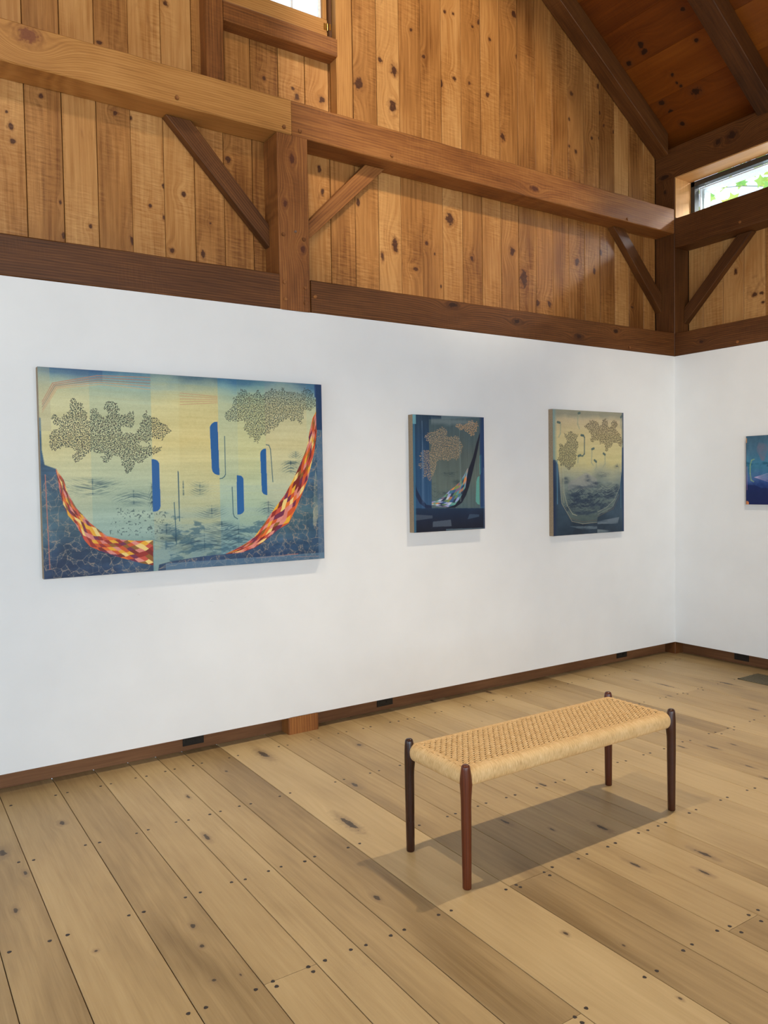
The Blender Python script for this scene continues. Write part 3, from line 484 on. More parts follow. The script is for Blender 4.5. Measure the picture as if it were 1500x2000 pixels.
# rafters
def rafter(y0, y1, label, mat):
    x1 = RX+.02
    poly = [(0, y0, ZR), (0, y0, ZC-.003), (x1, y0, roofz(x1)-.003), (x1, y0, ZR-SL*x1)]
    o = prism('rafter', poly, (0, y1-y0, 0), (1, 0, -SL), mat, kn=[(0, 0, .001, 1)]); bv = o.modifiers.new('edge', 'BEVEL'); bv.width = .004; bv.segments = 1; bv.limit_method = 'ANGLE'
    tag(o, label, 'rafter')
rafter(.057, D-.003, 'sloping dark rafter lying against the plank gable wall', M['beam_dark'])
rafter(-.882, -.731, 'sloping dark rafter crossing the ceiling boards at the upper right', M['beam_dark'])

# ------------------------------------------------------------------ window in the gable (upper left)
s1 = timber('timber_stud', (-4.026, .087, 3.742), (-3.92, D-.002, 6.9), 'z', M['beam'], [], 'x'); tag(s1, 'upright stud at the left side of the upper left window', 'stud')
s2 = timber('timber_stud', (-3.177, .10, 3.742), (-3.063, D-.002, 6.35), 'z', M['beam_light'], [], 'x'); tag(s2, 'golden upright stud at the right side of the upper left window', 'stud')
w1 = empty('window_1', (-3.548, .16, 4.13)); w1['kind'] = 'structure'
def part(name, fn, mat, parent, smooth=False, origin=None):
    m = MB(); fn(m); return m.build(name, mat, parent, smooth, origin=origin)
part('window_sill', lambda m: box(m, (-3.919, .088, 4.128), (-3.178, .235, 4.236), 'x', .004, cross='z'), M['beam'], w1)
part('window_header', lambda m: box(m, (-3.919, .088, 5.2), (-3.178, .235, 5.3), 'x', .004, cross='z'), M['beam'], w1)
def casing(m):
    box(m, (-3.919, .15, 4.237), (-3.895, .235, 5.2), 'z', .002, cross='x'); box(m, (-3.20, .15, 4.237), (-3.178, .235, 5.2), 'z', .002, cross='x')
    box(m, (-3.895, .152, 4.237), (-3.20, .235, 4.262), 'x', .002, cross='z')
part('casing', casing, M['beam_dark'], w1)
def sash(m):
    sd = nseed()
    box(m, (-3.893, .168, 4.264), (-3.202, .205, 4.384), 'x', .003, sd, cross='z'); box(m, (-3.893, .168, 5.10), (-3.202, .205, 5.19), 'x', .003, sd, cross='z')
    box(m, (-3.893, .168, 4.384), (-3.84, .205, 5.10), 'z', .003, sd, cross='x'); box(m, (-3.232, .168, 4.384), (-3.202, .205, 5.10), 'z', .003, sd, cross='x')
part('sash', sash, M['beam_light'], w1)
def muntins(m):
    for x in (-3.64, -3.436): box(m, (x-.007, .182, 4.384), (x+.007, .2, 5.10), 'z', .002)
    box(m, (-3.252, .186, 4.384), (-3.233, .2, 5.10), 'z', .002); box(m, (-3.84, .182, 4.72), (-3.252, .2, 4.734), 'x', .002)
part('muntin', muntins, M['white_sash'], w1)
part('glass_pane', lambda m: slab(m, (-3.84, .19, 4.384), (-3.232, .194, 5.10)), M['glass'], w1)
def hinge(m):
    box(m, (-3.226, .163, 4.318), (-3.209, .1675, 4.356), 'z', .001); box(m, (-3.199, .147, 4.314), (-3.186, .1495, 4.352), 'z', .001)
    disc(m, (-3.204, .160, 4.312), (0, 0, 1), .0035, .046, 8)
part('hinge', hinge, M['brass'], w1)

# ------------------------------------------------------------------ clerestory window (right)
w2 = empty('window_2', (.2, -1., 3.665)); w2['kind'] = 'structure'
def lit_facing(m):
    box(m, (.004, -5.6, 3.990), (.208, -.001, 3.9995), 'y', .001, cross='x'); box(m, (.004, -.010, 3.666), (.208, -.001, 3.990), 'z', .001, cross='x')
part('lit_reveal_facing', lit_facing, M['reveal_lit'], w2)  # added thin facing, coloured as the brightly lit post face and header underside
def fr(m):
    for (ya, yb2) in ((-.046, -.010), (-1.42, -1.36), (-2.82, -2.76), (-4.2, -4.14), (-5.6, -5.55)): box(m, (.208, ya, 3.60), (.272, yb2, 3.99), 'z', .002)
    box(m, (.208, -5.6, 3.948), (.27, -.010, 3.990), 'y', .002)
part('window_frame', fr, M['grey_frame'], w2)
def fs(m):
    for k in range(4):
        y1 = [-.046, -1.42, -2.82, -4.2][k]; y0 = [-1.36, -2.76, -4.14, -5.55][k]
        box(m, (.272, y1-.012, 3.60), (.41, y1, 3.948), 'z', .002); box(m, (.272, y0, 3.60), (.41, y0+.012, 3.948), 'z', .002)
        box(m, (.272, y0+.012, 3.936), (.41, y1-.012, 3.948), 'y', .002)
        box(m, (.30, y1-.030, 3.60), (.33, y1-.012, 3.93), 'z', .002)
part('sash', fs, M['white_sash'], w2)
part('glass_pane', lambda m: [slab(m, (.284, y0-.02, 3.60), (.288, y1+.022, 3.936)) for (y0, y1) in ((-1.36, -.08), (-2.76, -1.46), (-4.14, -2.86), (-5.55, -4.24))], M['glass'], w2)

# ------------------------------------------------------------------ tree outside the clerestory
tree = empty('tree', (3.6, 1.2, 0)); tag(tree, 'leafy tree seen through the high right window', 'tree')
def limb(m, pts, r0, r1, seg=6):
    n = len(pts); vs = []
    for i, p in enumerate(pts):
        r = r0+(r1-r0)*i/(n-1)
        for k in range(seg):
            a = 6.283*k/seg; vs.append((p[0]+r*math.cos(a), p[1]+r*math.sin(a), p[2]))
    m.add(vs, [(i*seg+k, i*seg+(k+1) % seg, (i+1)*seg+(k+1) % seg, (i+1)*seg+k) for i in range(n-1) for k in range(seg)])
mt = MB(); limb(mt, [(3.6, 1.2, 0), (3.58, 1.15, 1.5), (3.6, 1.1, 3), (3.5, 1.0, 4.2), (3.4, .8, 5.2), (3.3, .5, 6.4)], .09, .025)
tk = mt.build('trunk', M['bark'], tree, True, origin=(3.6, 1.2, 0))
rt = random.Random(21); mb_ = MB(); ml = MB(); bpts = []
for q in range(24):
    z = 3.6+q*.12; a = rt.uniform(0, 6.28); L = rt.uniform(.7, 1.6); p = Vector((3.5, 1.0, z)); pts = [p]
    for st in range(6):
        p = p+Vector((math.cos(a)*L/6, math.sin(a)*L/6, rt.uniform(.02, .14))); a += rt.uniform(-.3, .3); pts.append(p.copy())
    limb(mb_, pts, .016, .005, 5); bpts += pts[2:]
mb_.build('branch', M['bark'], tree, True, origin=(3.5, 1.0, 3.6))
for q in range(1000):
    c = rt.choice(bpts)+Vector((rt.uniform(-.16, .16), rt.uniform(-.16, .16), rt.uniform(-.22, .08))); R_ = rt.uniform(.05, .10)
    nrm = Vector((rt.uniform(-1, -.1), rt.uniform(-1, .3), rt.uniform(-.4, .9))).normalized(); u = nrm.orthogonal().normalized(); w = nrm.cross(u); ph = rt.uniform(0, 6.28)
    vs = [c]
    for k in range(15):
        a = 6.283*k/15; rr = R_*(.72+.28*math.cos(5*a)+.08*math.cos(a)); vs.append(c+u*rr*math.cos(a+ph)+w*rr*math.sin(a+ph)+nrm*.15*rr*math.cos(2*a))
    ml.add(vs, [(0, k+1, (k+1) % 15+1) for k in range(15)], seed=rt.random())
fo = ml.build('foliage', M['leafm'], tree, origin=(3.5, 1.0, 3.6)); fo['kind'] = 'stuff'

# ------------------------------------------------------------------ outlets and floor grille
def outlet(c, wall, label):
    r = empty('power_outlet', (c[0], c[1], .028)); tag(r, label, 'outlet')
    def q(a0, a1, d0, d1, z0, z1, m, ch=.001):
        if wall == 'y': box(m, (c[0]+a0, c[1]-d1, z0), (c[0]+a1, c[1]-d0, z1), 'x', ch)
        else: box(m, (c[0]-d1, c[1]+a0, z0), (c[0]-d0, c[1]+a1, z1), 'y', ch)
    part('cover_plate', lambda m: q(-.061, .061, .0005, .006, .028, .100, m, .002), M['black'], r)
    for s_ in (-1, 1):
        def face(m):
            q(s_*.026-.017, s_*.026+.017, .0065, .009, .046, .082, m, .001)
        f = part('socket', face, M['black'], r)
        def slots(m):
            for k in (-.006, .006): q(s_*.026+k-.001, s_*.026+k+.001, .0092, .0097, .060, .070, m, .0002)
        part('slot', slots, M['dark'], f)
outlet((-4.197, .1), 'y', 'black wall outlet below the large painting, left of the centre post')
outlet((-2.898, .1), 'y', 'black wall outlet right of the centre post, below the blue painting')
outlet((-.565, .1), 'y', 'black wall outlet below the right small painting, nearest the corner on the long wall')
outlet((.1, -.545), 'x', 'black wall outlet under the right-hand white wall, behind the floor grille')
vent = empty('floor_vent', (-.23, -1.08, 0)); tag(vent, 'dark speckled metal grille set in the floor at the right edge', 'vent')
def vf(m):
    x0, x1, y0, y1 = -.362, -.10, -1.36, -.80
    for a, b in (((x0, y0), (x0+.014, y1)), ((x1-.014, y0), (x1, y1)), ((x0, y1-.014), (x1, y1)), ((x0, y0), (x1, y0+.014))): slab(m, (a[0], a[1], .0005), (b[0], b[1], .004))
part('frame', vf, M['iron'], vent)
def vg(m):
    for i in range(12): slab(m, (-.348+i*.0205, -1.346, .0008), (-.336+i*.0205, -.814, .003))
    for i in range(26): slab(m, (-.348, -1.342+i*.0205, .0012), (-.114, -1.330+i*.0205, .0034))
part('grille', vg, M['iron'], vent)
part('duct_opening', lambda m: m.add([(-.348, -1.346, .0005), (-.114, -1.346, .0005), (-.114, -.814, .0005), (-.348, -.814, .0005)], [(0, 1, 2, 3)]), M['black'], vent)

# ------------------------------------------------------------------ bench
BX0, BX1, BY0, BY1, BH = -3.893, -2.709, -1.964, -1.605, .46
bench = empty('bench', ((BX0+BX1)/2, (BY0+BY1)/2, 0))
tag(bench, 'low bench with a woven tan paper-cord seat and four dark round wooden legs', 'bench')
ST, SB_ = .441, .371; RR = (ST-SB_)/2
def seat(m):
    ov = .012; x0, x1, y0, y1 = BX0-ov+RR, BX1+ov-RR, BY0-ov+RR, BY1+ov-RR; zc = (ST+SB_)/2
    # plan outline with small corner radius, per profile offset
    def outline(o, inset=0.):
        pts = []; per = []
        cr = .004
        cs_ = [(x1, y0, -90), (x1, y1, 0), (x0, y1, 90), (x0, y0, 180)]
        for (cx, cy, a0) in cs_:
            for k in range(7):
                a = math.radians(a0+90*k/6); pts.append((cx+math.cos(a)*(o+cr)-cr*math.copysign(1, cx-(x0+x1)/2)*1, cy+math.sin(a)*(o+cr)-cr*math.copysign(1, cy-(y0+y1)/2)))
        return pts
    prof = []
    for k in range(17):
        t = math.radians(-90+180*k/16); ex = .75
        co, si = math.cos(t), math.sin(t)
        prof.append((RR*abs(co)**.8, zc+RR*math.copysign(abs(si)**.9, si)))
    prof = [(-.03, SB_)]+prof+[(-.012, ST-.001), (-.02, ST-.008), (-.03, ST-.009)]
    vs = []; g = []; n = 28
    base = outline(0)
    for o, z in prof:
        for i, (x, y) in enumerate(outline(o)):
            vs.append((x, y, z)); side = i // 7
            # rib coordinate: along x for the long rails, along y for the short ones
            g.append((x, y, z) if (n-3 <= i or i < 4 or 10 <= i <= 17) else (y, x, z))
    K = len(prof)
    fs = [(j*n+i, j*n+(i+1) % n, (j+1)*n+(i+1) % n, (j+1)*n+i) for j in range(K-1) for i in range(n)]
    nn = len(fs)-2*n; fs += [tuple(range(n-1, -1, -1))]; m.add(vs, fs[:nn]+[fs[-1]], g)
    m.add(vs, fs[nn:-1]+[tuple(range((K-1)*n, K*n))], g, mi=1)
seat_o = part('seat', seat, [M['cordwrap'], M['rose']], bench, True, origin=((BX0+BX1)/2, (BY0+BY1)/2, SB_))
def tube(m, pts, rx, rz, seg=6, seed=0., sc=None):
    vs = []; g = []; n = len(pts); L = 0
    for i, p in enumerate(pts):
        a = Vector(pts[max(0, i-1)]); b = Vector(pts[min(n-1, i+1)]); d = (b-a).normalized(); side = d.cross(Vector((0, 0, 1))).normalized(); up = side.cross(d)
        if i: L += (Vector(p)-Vector(pts[i-1])).length
        for k in range(seg):
            t = 6.2832*k/seg; o = side*math.cos(t)*rx*(sc[i] if sc else 1.)+up*math.sin(t)*rz; vs.append(Vector(p)+o); g.append((o.x+o.y+seed, t*.01, L))
    m.add(vs, [(i*seg+k, i*seg+(k+1) % seg, (i+1)*seg+(k+1) % seg, (i+1)*seg+k) for i in range(n-1) for k in range(seg)], g, seed)
def weave(m):
    x0, x1, y0, y1 = BX0+.010, BX1-.010, BY0+.014, BY1-.014
    nr = 19; pr = (y1-y0)/nr; nc = 42; pc = (x1-x0)/nc; z = ST-.0030
    for r in range(nr):                       # weft pairs running the length of the bench, tied down every pitch
        yc = y0+(r+.5)*pr; ph0 = .5*(r % 2)+rk.uniform(-.03, .03)
        for s_ in (-1, 1):
            pts = []; scl = []
            for i in range(nc*8+1):
                x = x0+(x1-x0)*i/(nc*8); t = ((x-x0)/pc+ph0) % 1.0; d = min(t, 1-t)
                dip = math.exp(-(d/.17)**2); scl.append(1-.42*dip)
                pts.append((x, yc+s_*pr*(.25-.11*dip)+.0012*(t-.5), z+.0012-.0034*dip))
            tube(m, pts, pr*.245, .0029, 6, rk.random(), scl)
    for c_ in range(nc*2):                    # warp cords running across underneath, rising where the pairs dip
        xc = x0+(c_*.5)*pc; pts = []
        for i in range(nr*4+1):
            y = y0-.004+(y1-y0+.008)*i/(nr*4); w = math.cos(math.pi*((y-y0)/pr-.5-(c_ % 2)))
            pts.append((xc, y, z-.0074+.0008*w))
        tube(m, pts, .0020, .0014, 5, rk.random())
part('cord_weave', weave, M['cord'], seat_o, True)
def leg(m, x, y, hx, hy):
    prof = [(0, .0150), (.004, .0166), (.06, .0172), (.15, .0180), (.25, .0192), (.31, .0192), (.335, .0193), (.36, .0194), (.385, .0194), (.405, .0192), (.425, .0184), (.44, .0174), (.45, .0164), (.456, .0145), (.4595, .0100), (.46, .002)]
    bul = lambda z: .0062*math.exp(-((z-.388)/.040)**2)
    n = 16; vs = []; g = []
    for z, r in prof:
        for k in range(n):
            a = 6.2832*(k+.5)/n; oct_ = 1+.02*math.cos(8*a) if z > .3 else 1; e_ = bul(z)*(max(0, math.cos(a)*hx)**2+max(0, math.sin(a)*hy)**2); oct_ *= 1+e_/r
            vs.append((x+r*math.cos(a)*oct_, y+r*math.sin(a)*oct_, z)); g.append((r*math.cos(a), r*math.sin(a), z))
    K = len(prof)
    m.add(vs, [(j*n+i, j*n+(i+1) % n, (j+1)*n+(i+1) % n, (j+1)*n+i) for j in range(K-1) for i in range(n)]+[tuple(range(n-1, -1, -1)), tuple(range((K-1)*n, K*n))], g, leg.seed)
for (x, y, sd, lb) in ((BX0, BY0, 1, 'reddish brown leg'), (BX1, BY0, 2, None), (BX0, BY1, 3, None), (BX1, BY1, 4, None)):
    leg.seed = LEGSEED[sd-1] if 'LEGSEED' in globals() else sd*.37
    o = part('leg', lambda m: leg(m, x, y, 1 if x == BX0 else -1, 1 if y == BY0 else -1), M['rose_red'] if sd in (1, 4) else M['rose'], bench, True, origin=(x, y, 0))
    if lb: o['label'] = lb

# ------------------------------------------------------------------ paintings
S = DATA['S']
def lin(c):
    c = np.asarray(c, float)/255.; return np.where(c <= .04045, c/12.92, ((c+.055)/1.055)**2.4)
class Paint:
    def __init__(s, w, h, res=.0021, seed=1):
        s.w, s.h = w, h; s.W, s.H = int(w/res), int(h/res); s.rng = np.random.RandomState(seed)
        s.u, s.v = np.meshgrid((np.arange(s.W)+.5)/s.W, (np.arange(s.H)+.5)/s.H)
        s.a = np.zeros((s.H, s.W, 3))
    def noise(s, nu, nv, octv=3, rough=.55):
        out = np.zeros((s.H, s.W)); amp = 1.; tot = 0.
        for o in range(octv):
            gu, gv = max(2, int(nu*2**o)), max(2, int(nv*2**o)); G = s.rng.rand(gv+2, gu+2)
            x = s.u*gu; y = s.v*gv; xi = x.astype(int); yi = y.astype(int); fx = x-xi; fy = y-yi; fx = fx*fx*(3-2*fx); fy = fy*fy*(3-2*fy)
            out += amp*((G[yi, xi]*(1-fx)+G[yi, xi+1]*fx)*(1-fy)+(G[yi+1, xi]*(1-fx)+G[yi+1, xi+1]*fx)*fy); tot += amp; amp *= rough
        return out/tot
    def over(s, mask, col, al=1.):
        m = (np.clip(mask, 0, 1)*al)[..., None]; s.a = s.a*(1-m)+np.asarray(col, float)*m
    def grad(s, stops, coord=None):
        t = s.v if coord is None else coord
        ps = [p for p, _ in stops]; return np.stack([np.interp(t, ps, [c[i] for _, c in stops]) for i in range(3)], -1)
    def mask(s, poly, soft=0):
        m = np.zeros((s.H, s.W), bool); n = len(poly)
        for i in range(n):
            x0, y0 = poly[i]; x1, y1 = poly[(i+1) % n]
            if y0 == y1: continue
            c = (s.v > min(y0, y1)) & (s.v <= max(y0, y1)); m ^= c & (s.u < (x1-x0)*(s.v-y0)/(y1-y0)+x0)
        m = m.astype(float)
        for _ in range(soft): m = (m+np.roll(m, 1, 0)+np.roll(m, -1, 0)+np.roll(m, 1, 1)+np.roll(m, -1, 1))/5
        return m
    def stroke(s, pts, wd, col, al=1., wob=0.):
        for (x0, y0), (x1, y1) in zip(pts[:-1], pts[1:]):
            pad = wd*2.5
            ia = np.clip([int((min(x0, x1)-pad/s.w)*s.W), int((max(x0, x1)+pad/s.w)*s.W)+2], 0, s.W); ja = np.clip([int((min(y0, y1)-pad/s.h)*s.H), int((max(y0, y1)+pad/s.h)*s.H)+2], 0, s.H)
            if ia[1] <= ia[0] or ja[1] <= ja[0]: continue
            sl = (slice(ja[0], ja[1]), slice(ia[0], ia[1])); X = s.u[sl]*s.w; Y = s.v[sl]*s.h
            dx, dy = (x1-x0)*s.w, (y1-y0)*s.h; L = dx*dx+dy*dy+1e-12; t = np.clip(((X-x0*s.w)*dx+(Y-y0*s.h)*dy)/L, 0, 1)
            d = np.hypot(X-x0*s.w-t*dx, Y-y0*s.h-t*dy); m = (np.clip((wd/2+.001-d)/.002, 0, 1)*al)[..., None]
            s.a[sl] = s.a[sl]*(1-m)+np.asarray(col, float)*m
    def spiky(s, poly, amp=.011, step=.021):
        out = []; n = len(poly)
        for i in range(n):
            a = np.array(poly[i])*[s.w, s.h]; b = np.array(poly[(i+1) % n])*[s.w, s.h]; d = b-a; L = np.hypot(*d)+1e-9; k = max(1, int(L/step)); nn = np.array([-d[1], d[0]])/L
            for j in range(k):
                for f, sg in ((0., -.5), (.5, 1.)):
                    q = a+d*(j+f+s.rng.uniform(-.12, .12))/k+nn*amp*sg*s.rng.uniform(-.3, 1.1)*(1 if s.rng.rand() < .8 else -1); out.append((q[0]/s.w, q[1]/s.h))
        return out
    def leaves(s, poly, sp, ln, wd, col, al=.95, jag=0.):
        poly = s.spiky(poly)
        m = s.mask(poly); P = np.array(poly); rng = s.rng
        x0, x1 = P[:, 0].min()-.01, P[:, 0].max()+.01; y0, y1 = P[:, 1].min()-.01, P[:, 1].max()+.01
        cols = np.atleast_2d(np.asarray(col, float)); r = 0; y = y0*s.h; cx, cy = P[:, 0].mean()*s.w, P[:, 1].mean()*s.h
        while y < y1*s.h:
            x = x0*s.w+(sp/2 if r % 2 else 0)
            while x < x1*s.w:
                X = x+rng.uniform(-.3, .3)*sp; Y = y+rng.uniform(-.3, .3)*sp; i, j = int(X/s.w*s.W), int(Y/s.h*s.H)
                if 0 <= i < s.W and 0 <= j < s.H and m[j, i] > .5:
                    a = math.atan2(Y-cy, X-cx)+rng.choice([-.9, .9, 0, 2.2])+rng.uniform(-.5, .5)
                    c = cols[rng.randint(len(cols))]; R_ = int(ln/s.w*s.W)+2
                    sl = (slice(max(0, j-R_), j+R_+1), slice(max(0, i-R_), i+R_+1)); dx = s.u[sl]*s.w-X; dy = s.v[sl]*s.h-Y
                    p = dx*math.cos(a)+dy*math.sin(a); q = -dx*math.sin(a)+dy*math.cos(a)
                    d = (p/(ln/2))**2+(q/(wd/2*(1-.5*p/ln)))**2
                    mk = (np.clip((1.35-d)/.6, 0, 1)*al)[..., None]; s.a[sl] = s.a[sl]*(1-mk)+c*mk
                x += sp
            y += sp*.86; r += 1
    def band(s, A, B, nt, ns, pal, skew=1., edge=None):
        def rs(P, n):
            P = np.array(P, float); Q = P*[s.w, s.h]; L = np.r_[0, np.cumsum(np.hypot(*np.diff(Q, axis=0).T))]; t = np.linspace(0, L[-1], n)
            return np.stack([np.interp(t, L, P[:, 0]), np.interp(t, L, P[:, 1])], 1)
        N = 2600; Aa, Bb = rs(A, N), rs(B, N); ss = np.linspace(0, 1, 150); rng = s.rng
        pos = Aa[:, None]*(1-ss)[None, :, None]+Bb[:, None]*ss[None, :, None]; t = np.linspace(0, nt, N)[:, None]+0*ss[None]; q = ss[None]*ns
        t = t+.05*np.sin(q*3)+.08*np.sin(t*2.1); a = np.floor(t+q*.5*skew).astype(int); b = np.floor(t-q*.5*skew+100).astype(int)
        c = np.floor(q*.999).astype(int); h = (a*7919+b*104729+c*0) % 9973
        tab = rng.randint(0, len(pal), 9973); col = np.asarray(pal, float)[tab[h]]
        ii = np.clip((pos[..., 0]*s.W).astype(int), 0, s.W-1); jj = np.clip((pos[..., 1]*s.H).astype(int), 0, s.H-1); s.a[jj, ii] = col
    def ink(s, items, col, al=.8, n=7, sag=.3):
        nz = s.noise(26, 90, 3, .7); nh = s.noise(10, 60, 3, .6)
        for (u, v, w, h, sg) in items:
            dx = (s.u-u)/max(w, 1e-3); dy = (v-s.v)/max(h, 1e-3); ax = np.abs(dx); y = dy+sg*sag*(ax**1.4)*.6
            inb = np.clip(1.25-ax, 0, 1)*np.clip(1.1-np.abs(dy-.5)*1.8, 0, 1)
            ln = np.clip(1-np.abs(((y*n) % 1)-.5)*4.2, 0, 1)*np.clip((nz-.38)*4, 0, 1)*(np.floor(y*n) >= 0)
            blot = np.clip((nh-.52)*6, 0, 1)*np.clip(1.1-ax, 0, 1)*.6
            vert = np.clip(1-np.abs(s.u-u)/.0030, 0, 1)*(dy > 0)*(dy < .9)*np.clip(nh*3-1.2, 0, 1)*np.clip(1.1-np.abs(dy-.4)*1.6, 0, 1)
            s.over(np.clip(ln*inb+blot*(np.abs(dy-.5) < .55)*inb+vert, 0, 1), col, al)
    def build(s, name, parent, frame):
        """frame(u,v) -> world position arrays"""
        nu, nv = s.W, s.H; uu, vv = np.meshgrid(np.linspace(0, 1, nu), np.linspace(0, 1, nv)); co = frame(uu, vv).reshape(-1, 3)
        o = np.array(parent_world(parent)); co = co-o
        idx = np.arange(nu*nv).reshape(nv, nu); q = np.stack([idx[:-1, :-1], idx[:-1, 1:], idx[1:, 1:], idx[1:, :-1]], -1).reshape(-1, 4)
        me = bpy.data.meshes.new(name); me.vertices.add(len(co)); me.vertices.foreach_set('co', co.ravel()); me.loops.add(q.size); me.loops.foreach_set('vertex_index', q.ravel().astype(np.int32))
        me.polygons.add(len(q)); me.polygons.foreach_set('loop_start', np.arange(0, q.size, 4, dtype=np.int32)); me.update(calc_edges=True)
        at = me.attributes.new('paint', 'FLOAT_COLOR', 'POINT'); A_ = np.ones((nv, nu, 4)); A_[..., :3] = lin(np.clip(s.a, 0, 255)); at.data.foreach_set('color', A_.ravel())
        me.materials.append(M['paint']); ob = bpy.data.objects.new(name, me); COL.objects.link(ob); ob.parent = parent; return ob

def canvas(x0, x1, z0, z1, dep, wall, label):
    m = MB()
    if wall == 'y': box(m, (x0, -dep, z0), (x1, -.0002, z1), 'x', .0015)
    else: box(m, (-dep, x1, z0), (-.0002, x0, z1), 'y', .0015)
    o = m.build('painting', M['linen'], origin=((x0+x1)/2, -.02, z0) if wall == 'y' else (-.02, (x0+x1)/2, z0)); tag(o, label, 'painting'); return o

# --- large hammock-curve painting
x0, x1, z0, z1 = -4.978, -3.407, 1.044, 2.085
p = Paint(x1-x0, z1-z0, .0016, 5)
n1 = p.noise(3, 40, 4, .6)-.5; n2 = p.noise(6, 5, 4)-.5; n3 = p.noise(120, 120, 2)-.5
p.a = p.grad([(0, (120, 150, 150)), (.12, (150, 172, 160)), (.3, (176, 190, 164)), (.45, (196, 200, 160)), (.65, (214, 205, 150)), (.86, (206, 204, 158)), (.93, (172, 186, 160)), (.97, (128, 158, 160)), (1, (78, 116, 142))], p.v+n2*.09+n1*.05)
sx = [q[0] for q in S['seams']]; sx = [-.1]+sx+[1.1]
tint = [(0, 0, 0), (-16, -6, 2), (10, 4, -6), (8, 0, -12), (-14, -2, 6), (-8, 0, 0), (-4, -4, 0), (-10, -2, 6)]
for k in range(len(sx)-1): p.a[(p.u >= sx[k]) & (p.u < sx[k+1])] += tint[k % len(tint)]
p.a += (n1*30)[..., None]+(n3*8)[..., None]
p.over(np.clip((p.v-.93+n2*.02)*14, 0, 1)*np.clip((p.u-.0)*9, 0, 1)*(p.u < .195), (38, 70, 116), .5)
p.over((np.clip((.36-p.v)*4+n1*3, 0, 1))*(p.u > sx[2])*.8, (120, 150, 156), .45)
p.over(p.mask([(sx[2], .0), (.9, .0), (.9, .1), (sx[2], .22)])*np.clip(p.noise(20, 30, 3)*3-1, 0, 1), (110, 150, 170), .35)
p.ink(S['ink1'], (28, 60, 80), .8, 6, .6); p.ink(S['ink1'], (36, 70, 90), .55, 9, 1.)
p.over(np.clip((p.noise(26, 44, 4, .65)-.52)*8, 0, 1)*p.mask([(.385, .03), (.385, .30), (.55, .22), (.70, .22), (.84, .3), (.80, .2), (.7, .09), (.45, .04)], 5), (44, 84, 108), .6)
p.over(np.clip((p.noise(170, 120, 2)-.66)*14, 0, 1)*p.mask([(.2, .2), (.38, .16), (.40, .3), (.22, .33)]), (30, 50, 60), .5)
def dark(poly, seed):
    m = p.mask(poly, 2); c = p.grad([(0, (28, 56, 92)), (.12, (42, 74, 104)), (.3, (66, 98, 112)), (.5, (50, 84, 112)), (.75, (60, 100, 130)), (1, (40, 76, 120))], p.v+n2*.3)
    c = c+(n1*34)[..., None]+((p.noise(14, 10, 4)-.5)*60)[..., None]*np.array([.8, .9, 1.]); mm = m[..., None]; p.a = p.a*(1-mm)+c*mm; return m
mL = dark(S['darkL'][:4]+[tuple(q) for q in S['bLu']]+S['darkL'][-2:], 1); mR = dark(S['darkR'], 2)
rg = np.random.RandomState(4)
def net(m, cnt, lo):
    keep = p.a.copy(); pts = []
    while len(pts) < cnt:
        u, v = rg.rand(2)
        if m[min(p.H-1, int(v*p.H)), min(p.W-1, int(u*p.W))] > .6 and v < lo: pts.append((u, v))
    P = np.array(pts); Q = P*[p.w, p.h]
    for i in range(len(P)):
        d = np.hypot(*(Q-Q[i]).T); 
        for j in np.argsort(d)[1:7]: p.stroke([tuple(P[i]), tuple(P[j])],   .0010, (172, 150, 130), .42)
    mm = m[..., None]; p.a = keep*(1-mm)+p.a*mm
net(mL, 420, .50); net(mR, 520, .8)
PALR = [(206, 84, 36), (206, 84, 36), (120, 34, 28), (216, 128, 116), (232, 172, 46), (140, 92, 36), (238, 208, 128), (226, 112, 42), (112, 40, 74), (200, 78, 60), (222, 142, 130), (150, 40, 32)]
p.band(S['bLu'], S['bLl'], 15, 9, PALR, 1.); p.band(S['bRu'], S['bRl'], 17, 9, PALR, 1.)
for k in ('t1', 't2', 't3', 't4'): p.over(p.mask(S[k]), (24, 94, 158)); p.stroke(S[k], .002, (200, 206, 160), .5)
for k in ('t1', 't2', 't3', 't4'): p.over(p.mask(S[k]), (24, 94, 158))
for k in ('l1', 'l2', 'l3', 'l4', 'l5', 'l6'): p.stroke(S[k], .0045, (34, 78, 100), .85)
for k in range(5): p.stroke(S['s%d' % k], .0042, [(190, 132, 104), (176, 120, 100), (150, 120, 104), (200, 150, 116), (206, 176, 130)][k], .85); p.stroke(S['f%d' % k], .0032, (200, 150, 118), .8)
p.over(p.mask(S['cream'], 1)*np.clip(p.noise(12, 5, 3)*3.2-1, 0, 1), (196, 190, 160), .8)
for k in ('ol1', 'ol2', 'ol3'): p.stroke(S[k], .004, (200, 118, 96), .85)
p.over((p.u > .975)*(p.v < .70), (96, 120, 146), .6); p.over((p.v < .035)*(p.u > .385)*1., (104, 136, 160), .6); p.over((p.u > .975)*(p.v > .74)*1., (26, 56, 96), .9)
p.over((p.u < .035)*(p.v > .70)*1., (176, 170, 140), .35)
p.leaves(S['c1'],   .0080, .0084, .0038, [(26, 42, 40), (58, 50, 44), (44, 60, 58)]); p.leaves(S['c2'], .0080, .0082, .0035, [(30, 46, 42), (58, 56, 48), (44, 66, 74)])
o = canvas(x0, x1, z0, z1, .045, 'y', 'large wide abstract painting with a red and orange patterned hammock curve')
p.build('painted_surface', o, lambda u, v: np.stack([x0+.0005+(x1-x0-.001)*u, -.0456+0*u, z0+.0005+(z1-z0-.001)*v], -1)); p1 = (x0, x1, z0, z1)

